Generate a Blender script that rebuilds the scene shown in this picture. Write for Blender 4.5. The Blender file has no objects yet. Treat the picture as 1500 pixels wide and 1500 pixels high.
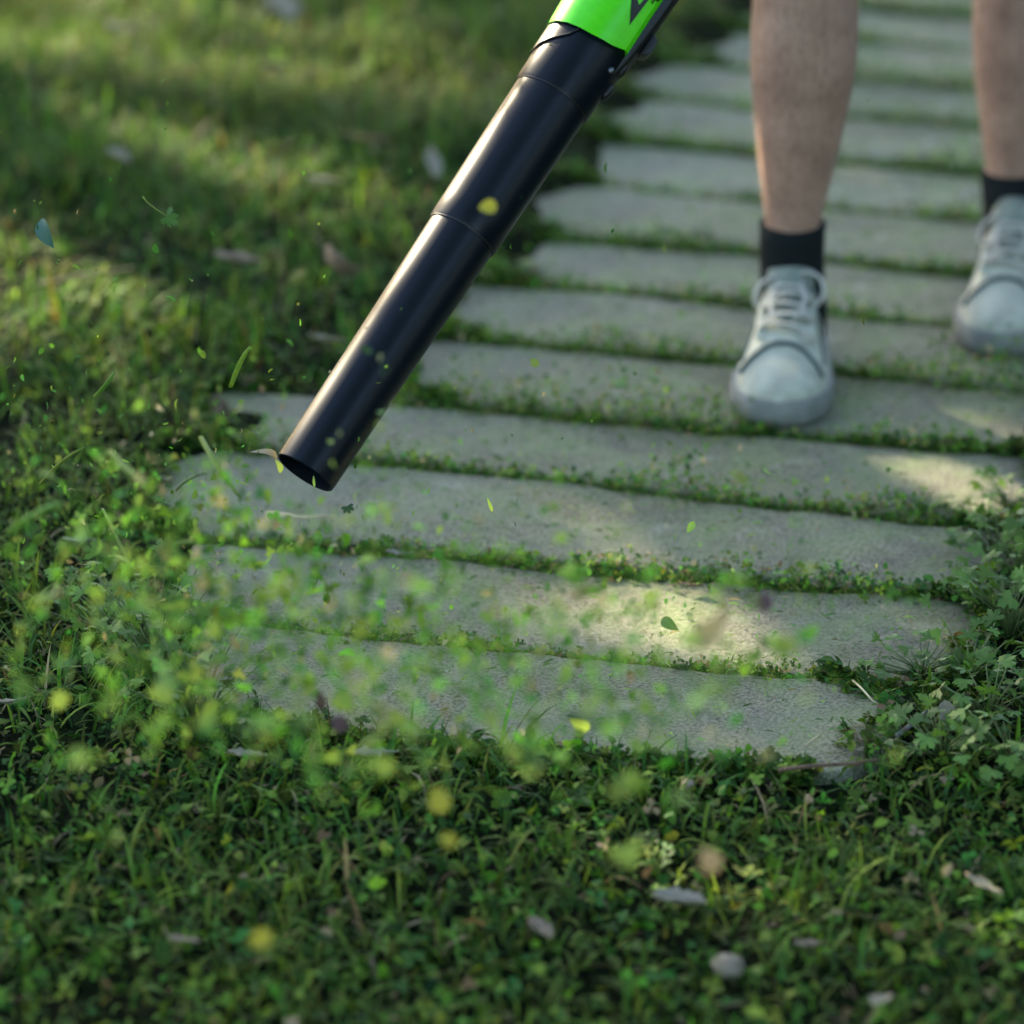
import bpy, math
import numpy as np
from mathutils import Vector, Matrix

R = math.radians
rng = np.random.default_rng(11)
scene = bpy.context.scene
col = scene.collection

# ------------------------------------------------------------------ camera
CAM_H, PITCH, LENS, SENSOR = 1.5, R(23.0), 85.0, 24.0
FPX = LENS / SENSOR * 1500.0
cam_d = bpy.data.cameras.new('camera')
cam_d.sensor_fit = 'HORIZONTAL'
cam_d.sensor_width = SENSOR
cam_d.lens = LENS
cam_d.clip_start = 0.05
cam_d.clip_end = 2000
cam_d.dof.use_dof = True
cam_d.dof.focus_distance = 3.44
cam_d.dof.aperture_fstop = 1.75
cam_d.dof.aperture_blades = 9
cam = bpy.data.objects.new('camera', cam_d)
cam.location = (0, 0, CAM_H)
cam.rotation_euler = (math.pi / 2 - PITCH, 0, 0)
col.objects.link(cam)
scene.camera = cam

# ------------------------------------------------------------------ sky, sun, exposure
SUN = Vector((-0.54, 0.73, 0.41)).normalized()
world = bpy.data.worlds.new('World')
scene.world = world
world.use_nodes = True
wn = world.node_tree.nodes
sky = wn.new('ShaderNodeTexSky')
sky.sky_type = 'NISHITA'
sky.sun_disc = False
sky.sun_elevation = math.asin(SUN.z)
sky.sun_rotation = math.atan2(SUN.x, SUN.y)
sky.air_density = 1.0
sky.dust_density = 1.8
sky.ozone_density = 1.0
bg = wn['Background']
bg.inputs['Strength'].default_value = 0.12
world.node_tree.links.new(sky.outputs[0], bg.inputs[0])
sun_d = bpy.data.lights.new('sun', 'SUN')
sun_d.energy = 5.0
sun_d.angle = R(0.5)
sun_d.color = (1.0, 0.85, 0.60)
sun = bpy.data.objects.new('sun', sun_d)
sun.rotation_euler = SUN.to_track_quat('Z', 'Y').to_euler()
sun.location = (-6, 3, 6)
col.objects.link(sun)
scene.view_settings.view_transform = 'Standard'
scene.view_settings.look = 'None'
scene.view_settings.gamma = 1.0
scene.view_settings.use_curve_mapping = False
scene.view_settings.exposure = 2.52
scene.cycles.use_denoising = True
scene.cycles.max_bounces = 4
scene.cycles.transmission_bounces = 3
scene.cycles.diffuse_bounces = 2
scene.cycles.glossy_bounces = 3
scene.cycles.sample_clamp_indirect = 4.0

# ------------------------------------------------------------------ helpers: places measured off the photograph
FWD = np.array([0, math.cos(PITCH), -math.sin(PITCH)])
UPV = np.array([0, math.sin(PITCH), math.cos(PITCH)])
CAMP = np.array([0, 0, CAM_H])

def ray(px, py):
    return FWD + (px - 750) / FPX * np.array([1.0, 0, 0]) + (750 - py) / FPX * UPV

def ground(px, py, z=0.0):
    d = ray(px, py)
    return CAMP + d * ((z - CAM_H) / d[2])

def at(px, py, zc):
    return CAMP + ray(px, py) * zc

# value noise
_perm = np.random.default_rng(5).random((64, 64))
def vnoise(x, y, s):
    x = np.asarray(x, float) * s + 100.3
    y = np.asarray(y, float) * s + 57.7
    xi = np.floor(x).astype(int); yi = np.floor(y).astype(int)
    fx = x - xi; fy = y - yi
    fx = fx * fx * (3 - 2 * fx); fy = fy * fy * (3 - 2 * fy)
    g = lambda a, b: _perm[a % 64, b % 64]
    return (g(xi, yi) * (1 - fx) + g(xi + 1, yi) * fx) * (1 - fy) + (g(xi, yi + 1) * (1 - fx) + g(xi + 1, yi + 1) * fx) * fy

# ------------------------------------------------------------------ helpers: meshes
def mesh_np(name, V, quads=None, tris=None, colr=None, smooth=False):
    me = bpy.data.meshes.new(name)
    V = np.asarray(V, np.float32)
    nq = 0 if quads is None else len(quads)
    nt = 0 if tris is None else len(tris)
    me.vertices.add(len(V))
    me.vertices.foreach_set('co', V.ravel())
    parts, tot = [], []
    if nq: parts.append(np.asarray(quads, np.int32).ravel()); tot.append(np.full(nq, 4, np.int32))
    if nt: parts.append(np.asarray(tris, np.int32).ravel()); tot.append(np.full(nt, 3, np.int32))
    loops = np.concatenate(parts); tot = np.concatenate(tot)
    me.loops.add(len(loops))
    me.loops.foreach_set('vertex_index', loops)
    me.polygons.add(nq + nt)
    st = np.zeros(len(tot), np.int32); st[1:] = np.cumsum(tot)[:-1]
    me.polygons.foreach_set('loop_start', st)
    me.polygons.foreach_set('loop_total', tot)
    if smooth:
        me.polygons.foreach_set('use_smooth', np.ones(nq + nt, bool))
    if colr is not None:
        a = me.color_attributes.new('Col', 'FLOAT_COLOR', 'POINT')
        c4 = np.ones((len(V), 4), np.float32); c4[:, :3] = colr
        a.data.foreach_set('color', c4.ravel())
    me.update(calc_edges=True)
    me.validate()
    return me

def obj(name, me, mat=None, parent=None):
    o = bpy.data.objects.new(name, me)
    col.objects.link(o)
    if mat is not None and me is not None and not me.materials:
        me.materials.append(mat)
    if parent is not None:
        o.parent = parent
    return o

def tag(o, label=None, cat=None, group=None, kind=None):
    if label: o['label'] = label
    if cat: o['category'] = cat
    if group: o['group'] = group
    if kind: o['kind'] = kind
    return o

def empty(name, loc=(0, 0, 0), mat4=None):
    o = bpy.data.objects.new(name, None)
    o.empty_display_size = 0.05
    col.objects.link(o)
    if mat4 is not None: o.matrix_world = mat4
    else: o.location = loc
    return o

class MB:
    def __init__(s): s.v = []; s.q = []; s.t = []
    def add(s, V, quads=(), tris=()):
        b = len(s.v)
        s.v.extend([tuple(map(float, p)) for p in V])
        s.q.extend([tuple(i + b for i in f) for f in quads])
        s.t.extend([tuple(i + b for i in f) for f in tris])
    def rings(s, rings, cap0=True, cap1=True):
        n = len(rings[0]); V = []; q = []; t = []
        for r in rings: V.extend(r)
        for i in range(len(rings) - 1):
            for j in range(n):
                k = (j + 1) % n
                q.append((i * n + j, i * n + k, (i + 1) * n + k, (i + 1) * n + j))
        if cap0:
            V.append(np.mean(rings[0], axis=0)); c = len(V) - 1
            t += [(c, (j + 1) % n, j) for j in range(n)]
        if cap1:
            V.append(np.mean(rings[-1], axis=0)); c = len(V) - 1; b = (len(rings) - 1) * n
            t += [(c, b + j, b + (j + 1) % n) for j in range(n)]
        s.add(V, q, t)
    def tube(s, pts, rad, n=8, caps=True):
        pts = [np.asarray(p, float) for p in pts]
        if np.isscalar(rad): rad = [rad] * len(pts)
        rings = []; ref = None
        for i, p in enumerate(pts):
            d = pts[min(i + 1, len(pts) - 1)] - pts[max(i - 1, 0)]
            d = d / (np.linalg.norm(d) + 1e-9)
            if ref is None: ref = np.array([0, 0, 1.0]) if abs(d[2]) < 0.9 else np.array([1.0, 0, 0])
            a = np.cross(d, ref); a /= np.linalg.norm(a) + 1e-9
            b = np.cross(d, a); ref = -b if False else np.cross(a, d)
            r = rad[i]
            ra, rb = (r if not np.isscalar(r) else (r, r))
            rings.append([p + a * ra * math.cos(2 * math.pi * k / n) + b * rb * math.sin(2 * math.pi * k / n) for k in range(n)])
        s.rings(rings, caps, caps)
    def box(s, c, h, M=None):
        c = np.asarray(c, float); V = []
        for z in (-1, 1):
            for y in (-1, 1):
                for x in (-1, 1):
                    p = np.array([x * h[0], y * h[1], z * h[2]])
                    if M is not None: p = M @ p
                    V.append(c + p)
        s.add(V, [(0, 2, 3, 1), (4, 5, 7, 6), (0, 1, 5, 4), (2, 6, 7, 3), (0, 4, 6, 2), (1, 3, 7, 5)])
    def ball(s, c, r, n=10, m=8):
        c = np.asarray(c, float); r = np.asarray(r, float) * np.ones(3)
        rings = []
        for i in range(m + 1):
            a = -math.pi / 2 + math.pi * (i + 0.02) / (m + 0.04)
            rings.append([c + r * np.array([math.cos(a) * math.cos(2 * math.pi * k / n), math.cos(a) * math.sin(2 * math.pi * k / n), math.sin(a)]) for k in range(n)])
        s.rings(rings)
    def mesh(s, name, smooth=True):
        return mesh_np(name, np.array(s.v), np.array(s.q) if s.q else None, np.array(s.t) if s.t else None, smooth=smooth)
    def build(s, name, mat, parent=None, smooth=True, bevel=0):
        o = obj(name, s.mesh(name, smooth), mat, parent)
        if bevel:
            m = o.modifiers.new('bevel', 'BEVEL'); m.width = bevel; m.segments = 2; m.limit_method = 'ANGLE'
        return o

def autosmooth(o, ang=40):
    me = o.data
    me.update()
    import bmesh
    bm = bmesh.new(); bm.from_mesh(me)
    for e in bm.edges:
        if len(e.link_faces) == 2 and e.calc_face_angle(0) > R(ang): e.smooth = False
    bm.to_mesh(me); bm.free()
    return o

# ------------------------------------------------------------------ materials
def new_mat(name):
    m = bpy.data.materials.new(name); m.use_nodes = True
    nt = m.node_tree
    return m, nt, nt.nodes['Principled BSDF'], nt.nodes['Material Output']

def N(nt, t, **kw):
    n = nt.nodes.new(t)
    for k, v in kw.items():
        if k in n.inputs: n.inputs[k].default_value = v
        else: setattr(n, k, v)
    return n

def ramp(nt, src, stops):
    r = nt.nodes.new('ShaderNodeValToRGB')
    el = r.color_ramp.elements
    while len(el) < len(stops): el.new(0.5)
    for e, (p, c) in zip(el, stops):
        e.position = p
        e.color = (*c, 1) if not np.isscalar(c) else (c, c, c, 1)
    nt.links.new(src, r.inputs[0])
    return r

def mixc(nt, fac, a, b, mode='MIX'):
    n = nt.nodes.new('ShaderNodeMix'); n.data_type = 'RGBA'; n.blend_type = mode
    for sock, v in ((n.inputs[0], fac), (n.inputs[6], a), (n.inputs[7], b)):
        if hasattr(v, 'is_linked') or hasattr(v, 'links'): nt.links.new(v, sock)
        else: sock.default_value = v if np.isscalar(v) else (*v, 1)
    return n.outputs[2]

def bump(nt, bsdf, h, strength=0.3, dist=0.002, prev=None):
    b = N(nt, 'ShaderNodeBump'); b.inputs['Strength'].default_value = strength; b.inputs['Distance'].default_value = dist
    nt.links.new(h, b.inputs['Height'])
    if prev: nt.links.new(prev, b.inputs['Normal'])
    nt.links.new(b.outputs[0], bsdf.inputs['Normal'])
    return b.outputs[0]

def plain(name, c, rough=0.5, spec=0.5, noise=0.0, nscale=60, bumps=0.0, metallic=0.0, coat=0.0):
    m, nt, b, out = new_mat(name)
    b.inputs['Roughness'].default_value = rough
    b.inputs['Specular IOR Level'].default_value = spec
    b.inputs['Metallic'].default_value = metallic
    b.inputs['Coat Weight'].default_value = coat
    tc = N(nt, 'ShaderNodeTexCoord')
    n = N(nt, 'ShaderNodeTexNoise'); n.inputs['Scale'].default_value = nscale; n.inputs['Detail'].default_value = 5
    nt.links.new(tc.outputs['Object'], n.inputs['Vector'])
    r = ramp(nt, n.outputs['Fac'], [(0.3, tuple(x * (1 - noise) for x in c)), (0.7, tuple(min(1, x * (1 + noise)) for x in c))])
    nt.links.new(r.outputs[0], b.inputs['Base Color'])
    if bumps: bump(nt, b, n.outputs['Fac'], bumps, 0.001)
    return m

def foliage(name, attr=True, base=(0.08, 0.13, 0.03), trans=0.35, vary=0.35, rough=0.5, spec=0.35):
    m, nt, b, out = new_mat(name)
    if attr:
        a = N(nt, 'ShaderNodeVertexColor'); a.layer_name = 'Col'
        c = a.outputs['Color']
    else:
        oi = N(nt, 'ShaderNodeObjectInfo')
        lo = tuple(x * (1 - vary) for x in base); hi = tuple(x * (1 + vary) for x in base)
        c = ramp(nt, oi.outputs['Random'], [(0, lo), (1, hi)]).outputs[0]
    geo = N(nt, 'ShaderNodeTexCoord')
    n = N(nt, 'ShaderNodeTexNoise'); n.inputs['Scale'].default_value = 260; n.inputs['Detail'].default_value = 3
    nt.links.new(geo.outputs['Object'], n.inputs['Vector'])
    c = mixc(nt, 0.5, c, ramp(nt, n.outputs['Fac'], [(0.3, 0.45), (0.7, 1.0)]).outputs[0], 'MULTIPLY')
    nt.links.new(c, b.inputs['Base Color'])
    b.inputs['Roughness'].default_value = rough
    b.inputs['Specular IOR Level'].default_value = spec
    t = N(nt, 'ShaderNodeBsdfTranslucent')
    nt.links.new(mixc(nt, 1.0, c, (1.2, 1.15, 0.6), 'MULTIPLY'), t.inputs['Color'])
    ms = N(nt, 'ShaderNodeMixShader'); ms.inputs[0].default_value = trans
    nt.links.new(b.outputs[0], ms.inputs[1]); nt.links.new(t.outputs[0], ms.inputs[2])
    nt.links.new(ms.outputs[0], out.inputs['Surface'])
    return m

def soil_mat():
    m, nt, b, out = new_mat('soil')
    tc = N(nt, 'ShaderNodeTexCoord')
    n1 = N(nt, 'ShaderNodeTexNoise'); n1.inputs['Scale'].default_value = 9; n1.inputs['Detail'].default_value = 8
    n2 = N(nt, 'ShaderNodeTexNoise'); n2.inputs['Scale'].default_value = 140; n2.inputs['Detail'].default_value = 4
    nt.links.new(tc.outputs['Object'], n1.inputs['Vector']); nt.links.new(tc.outputs['Object'], n2.inputs['Vector'])
    c1 = ramp(nt, n1.outputs['Fac'], [(0.35, (0.005, 0.009, 0.004)), (0.5, (0.008, 0.014, 0.005)), (0.68, (0.022, 0.021, 0.012))]).outputs[0]
    c = mixc(nt, 0.8, c1, ramp(nt, n2.outputs['Fac'], [(0.35, 0.35), (0.65, 1.0)]).outputs[0], 'MULTIPLY')
    nt.links.new(c, b.inputs['Base Color'])
    b.inputs['Roughness'].default_value = 0.95
    b.inputs['Specular IOR Level'].default_value = 0.02
    bump(nt, b, n2.outputs['Fac'], 0.8, 0.01)
    return m

def slab_mat():
    m, nt, b, out = new_mat('weathered_concrete')
    tc = N(nt, 'ShaderNodeTexCoord')
    oi = N(nt, 'ShaderNodeObjectInfo')
    P = tc.outputs['Object']
    def noise(scale, det=6, rgh=0.6):
        n = N(nt, 'ShaderNodeTexNoise'); n.inputs['Scale'].default_value = scale; n.inputs['Detail'].default_value = det; n.inputs['Roughness'].default_value = rgh
        nt.links.new(P, n.inputs['Vector']); return n.outputs['Fac']
    big, mid, fine, grit = noise(5.5), noise(34, 7, 0.65), noise(240, 5, 0.7), noise(620, 3, 0.7)
    c = ramp(nt, big, [(0.3, (0.255, 0.250, 0.180)), (0.55, (0.375, 0.362, 0.258)), (0.75, (0.45, 0.432, 0.305))]).outputs[0]
    tone = ramp(nt, oi.outputs['Random'], [(0, (0.78, 0.79, 0.78)), (0.5, (0.92, 0.90, 0.86)), (1, (1.0, 1.0, 1.0))]).outputs[0]
    c = mixc(nt, 1.0, c, tone, 'MULTIPLY')
    c = mixc(nt, 0.7, c, ramp(nt, mid, [(0.3, 0.62), (0.62, 1.0)]).outputs[0], 'MULTIPLY')
    c = mixc(nt, 0.8, c, ramp(nt, fine, [(0.40, 0.22), (0.55, 1.0)]).outputs[0], 'MULTIPLY')
    c = mixc(nt, 0.55, c, ramp(nt, grit, [(0.35, 0.35), (0.6, 1.15)]).outputs[0], 'MULTIPLY')
    # thin algae film in blotches
    mossf = N(nt, 'ShaderNodeMath', operation='MULTIPLY')
    nt.links.new(ramp(nt, noise(11, 6, 0.7), [(0.40, 0.0), (0.66, 0.85)]).outputs[0], mossf.inputs[0])
    nt.links.new(ramp(nt, fine, [(0.3, 1.0), (0.65, 0.35)]).outputs[0], mossf.inputs[1])
    c = mixc(nt, mossf.outputs[0], c, (0.19, 0.27, 0.095))
    # damp dark blotches and pale lime bloom
    c = mixc(nt, ramp(nt, noise(3.1, 4, 0.6), [(0.52, 0.0), (0.68, 0.55)]).outputs[0], c, (0.17, 0.175, 0.145))
    c = mixc(nt, ramp(nt, noise(17, 3, 0.5), [(0.62, 0.0), (0.75, 0.35)]).outputs[0], c, (0.46, 0.45, 0.38))
    nt.links.new(c, b.inputs['Base Color'])
    b.inputs['Roughness'].default_value = 0.85
    b.inputs['Specular IOR Level'].default_value = 0.3
    nb = bump(nt, b, fine, 0.8, 0.005)
    nb = bump(nt, b, grit, 0.5, 0.0016, nb)
    bump(nt, b, mid, 0.35, 0.006, nb)
    return m

def skin_mat():
    m, nt, b, out = new_mat('skin')
    tc = N(nt, 'ShaderNodeTexCoord')
    n = N(nt, 'ShaderNodeTexNoise'); n.inputs['Scale'].default_value = 16; n.inputs['Detail'].default_value = 6
    nt.links.new(tc.outputs['Object'], n.inputs['Vector'])
    c = ramp(nt, n.outputs['Fac'], [(0.3, (0.27, 0.158, 0.115)), (0.52, (0.38, 0.230, 0.168)), (0.75, (0.44, 0.28, 0.21))]).outputs[0]
    # fine dark leg hair, combed downwards
    mp = N(nt, 'ShaderNodeMapping'); mp.inputs['Scale'].default_value = (420, 420, 55)
    nt.links.new(tc.outputs['Object'], mp.inputs['Vector'])
    h = N(nt, 'ShaderNodeTexNoise'); h.inputs['Scale'].default_value = 1.0; h.inputs['Detail'].default_value = 3
    nt.links.new(mp.outputs[0], h.inputs['Vector'])
    c = mixc(nt, 0.7, c, ramp(nt, h.outputs['Fac'], [(0.33, (0.42, 0.34, 0.3)), (0.5, (1, 1, 1))]).outputs[0], 'MULTIPLY')
    nt.links.new(c, b.inputs['Base Color'])
    b.inputs['Roughness'].default_value = 0.5
    b.inputs['Subsurface Weight'].default_value = 0.12
    b.inputs['Subsurface Radius'].default_value = (0.01, 0.004, 0.002)
    bump(nt, b, n.outputs['Fac'], 0.15, 0.003)
    return m

def dry_leaf_mat(name, c):
    m, nt, b, out = new_mat(name)
    tc = N(nt, 'ShaderNodeTexCoord')
    n = N(nt, 'ShaderNodeTexNoise'); n.inputs['Scale'].default_value = 150; n.inputs['Detail'].default_value = 5
    w = N(nt, 'ShaderNodeTexWave'); w.inputs['Scale'].default_value = 75; w.inputs['Distortion'].default_value = 2.5
    nt.links.new(tc.outputs['Object'], n.inputs['Vector']); nt.links.new(tc.outputs['Object'], w.inputs['Vector'])
    cc = ramp(nt, n.outputs['Fac'], [(0.3, tuple(x * 0.55 for x in c)), (0.55, c), (0.8, tuple(min(1, x * 1.15) for x in c))]).outputs[0]
    cc = mixc(nt, 0.35, cc, ramp(nt, w.outputs['Fac'], [(0.2, 0.55), (0.6, 1.0)]).outputs[0], 'MULTIPLY')
    nt.links.new(cc, b.inputs['Base Color']); b.inputs['Roughness'].default_value = 0.75
    bump(nt, b, w.outputs['Fac'], 0.4, 0.001)
    t = N(nt, 'ShaderNodeBsdfTranslucent'); nt.links.new(cc, t.inputs['Color'])
    ms = N(nt, 'ShaderNodeMixShader'); ms.inputs[0].default_value = 0.2
    nt.links.new(b.outputs[0], ms.inputs[1]); nt.links.new(t.outputs[0], ms.inputs[2]); nt.links.new(ms.outputs[0], out.inputs['Surface'])
    return m

def knit_mat():
    m, nt, b, out = new_mat('black_knit')
    tc = N(nt, 'ShaderNodeTexCoord')
    w = N(nt, 'ShaderNodeTexWave'); w.inputs['Scale'].default_value = 130; w.bands_direction = 'X'
    nt.links.new(tc.outputs['Object'], w.inputs['Vector'])
    nt.links.new(ramp(nt, w.outputs['Fac'], [(0, (0.006, 0.009, 0.009)), (1, (0.016, 0.021, 0.021))]).outputs[0], b.inputs['Base Color'])
    b.inputs['Roughness'].default_value = 0.95; b.inputs['Specular IOR Level'].default_value = 0.1
    bump(nt, b, w.outputs['Fac'], 0.5, 0.0015)
    return m

M = dict(
    soil=soil_mat(), slab=slab_mat(), skin=skin_mat(), knit=knit_mat(),
    grass=foliage('grass', rough=0.6, spec=0.12), cover=foliage('ground_cover', rough=0.6, spec=0.12),
    weed=foliage('weed_leaf', attr=False, base=(0.10, 0.21, 0.035)),
    weedstem=foliage('weed_stem', attr=False, base=(0.09, 0.14, 0.04), trans=0.1),
    leafa=foliage('flying_leaf_lime', attr=False, base=(0.32, 0.47, 0.10), trans=0.5),
    leafb=foliage('flying_leaf_green', attr=False, base=(0.22, 0.40, 0.10), trans=0.5),
    leafc=foliage('flying_leaf_olive', attr=False, base=(0.29, 0.39, 0.09), trans=0.5),
    leafd=foliage('flying_leaf_dark', attr=False, base=(0.05, 0.12, 0.035), trans=0.3),
    leaft=foliage('flying_leaf_teal', attr=False, base=(0.04, 0.11, 0.09), trans=0.25),
    yellow=foliage('yellow_leaf', attr=False, base=(0.42, 0.42, 0.05), trans=0.45, vary=0.1),
    peach=foliage('peach_leaf', attr=False, base=(0.55, 0.36, 0.17), trans=0.3, vary=0.1),
    beige=foliage('beige_petal', attr=False, base=(0.50, 0.42, 0.30), trans=0.3, vary=0.1),
    maroon=foliage('maroon_scrap', attr=False, base=(0.07, 0.02, 0.02), trans=0.1),
    purple=foliage('purple_brown_scrap', attr=False, base=(0.13, 0.07, 0.08), trans=0.2),
    dry1=dry_leaf_mat('dry_leaf_pale', (0.38, 0.35, 0.27)), dry2=dry_leaf_mat('dry_leaf_tan', (0.36, 0.27, 0.19)),
    dry3=dry_leaf_mat('dry_leaf_brown', (0.16, 0.10, 0.06)), dry4=dry_leaf_mat('dry_leaf_white', (0.42, 0.375, 0.26)),
    straw=plain('straw', (0.5, 0.42, 0.24), 0.7, noise=0.25), twig=plain('twig_bark', (0.2, 0.2, 0.18), 0.9, noise=0.4, nscale=200, bumps=0.5),
    stone=plain('pale_stone', (0.22, 0.18, 0.125), 0.85, noise=0.25, nscale=90, bumps=0.4),
    tube=plain('black_tube_plastic', (0.002, 0.005, 0.009), 0.33, 0.22, noise=0.25, nscale=300),
    tube2=plain('black_moulded_plastic', (0.007, 0.008, 0.009), 0.42, 0.4, noise=0.3, nscale=500, bumps=0.05),
    green=plain('lime_green_plastic', (0.07, 0.60, 0.003), 0.3, 0.45, noise=0.06, nscale=120),
    metal=plain('steel', (0.16, 0.17, 0.19), 0.45, metallic=1.0),
    leather=plain('mint_white_leather', (0.36, 0.375, 0.30), 0.62, 0.25, noise=0.24, nscale=38, bumps=0.25),
    leather2=plain('grey_lining', (0.19, 0.235, 0.23), 0.75, 0.3, noise=0.12, nscale=60, bumps=0.1),
    leather3=plain('tongue_padding', (0.17, 0.20, 0.165), 0.65, 0.3, noise=0.14, nscale=60, bumps=0.1),
    rubber=plain('scuffed_rubber', (0.165, 0.175, 0.16), 0.65, 0.4, noise=0.22, nscale=38, bumps=0.15),
    seam=plain('dark_teal_seam', (0.03, 0.06, 0.06), 0.8),
    lace=plain('grey_lace', (0.42, 0.41, 0.36), 0.85, 0.2, noise=0.15, nscale=300, bumps=0.3),
    cloth=plain('dark_shorts_cloth', (0.03, 0.035, 0.04), 0.9, 0.2, noise=0.2), shirt=plain('grey_shirt_cloth', (0.2, 0.21, 0.22), 0.9, 0.2, noise=0.1),
    hair=plain('brown_hair', (0.03, 0.02, 0.012), 0.6, noise=0.4, nscale=150, bumps=0.6),
    bark=plain('tree_bark', (0.09, 0.07, 0.05), 0.95, 0.1, noise=0.4, nscale=14, bumps=0.8),
    treeleaf=foliage('tree_leaf', attr=False, base=(0.06, 0.11, 0.03), trans=0.3, vary=0.1),
)

# ------------------------------------------------------------------ path slabs
J1340 = [1131, 999, 864, 756, 647, 556, 470, 390, 313, 240, 177, 120, 63, 12]
YH = -1505
while len(J1340) < 24:
    J1340.append(1 / (1 / (J1340[-1] - YH) + 0.216e-4) + YH)
MEAS = {0: [(275, 1058), (640, 1102), (1000, 1130), (1310, 1148)],
        1: [(175, 893), (560, 930), (900, 962), (1280, 995), (1425, 1008)],
        2: [(175, 772), (400, 788), (600, 802), (870, 828), (1150, 850), (1400, 868), (1485, 876)],
        3: [(225, 646), (330, 656), (560, 674), (833, 702), (1067, 730), (1340, 757), (1500, 775)],
        4: [(300, 560), (600, 585), (800, 601), (1040, 624), (1340, 647), (1500, 657)],
        5: [(580, 488), (667, 495), (867, 510), (1067, 528), (1340, 556)],
        6: [(640, 405), (717, 411), (900, 425), (1067, 442), (1340, 470)],
        7: [(700, 336), (767, 342), (933, 353), (1093, 364), (1340, 390)]}

def joint_y(j, x):
    x = np.asarray(x, float)
    if j in MEAS:
        p = np.array(MEAS[j]); y = np.interp(x, p[:, 0], p[:, 1])
        y = np.where(x < p[0, 0], p[0, 1] + 0.1 * (x - p[0, 0]), y)
        return np.where(x > p[-1, 0], p[-1, 1] + 0.1 * (x - p[-1, 0]), y)
    return J1340[j] + 0.105 * (x - 1340) * (J1340[j] - YH) / (700 - YH) * 1.08

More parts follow.
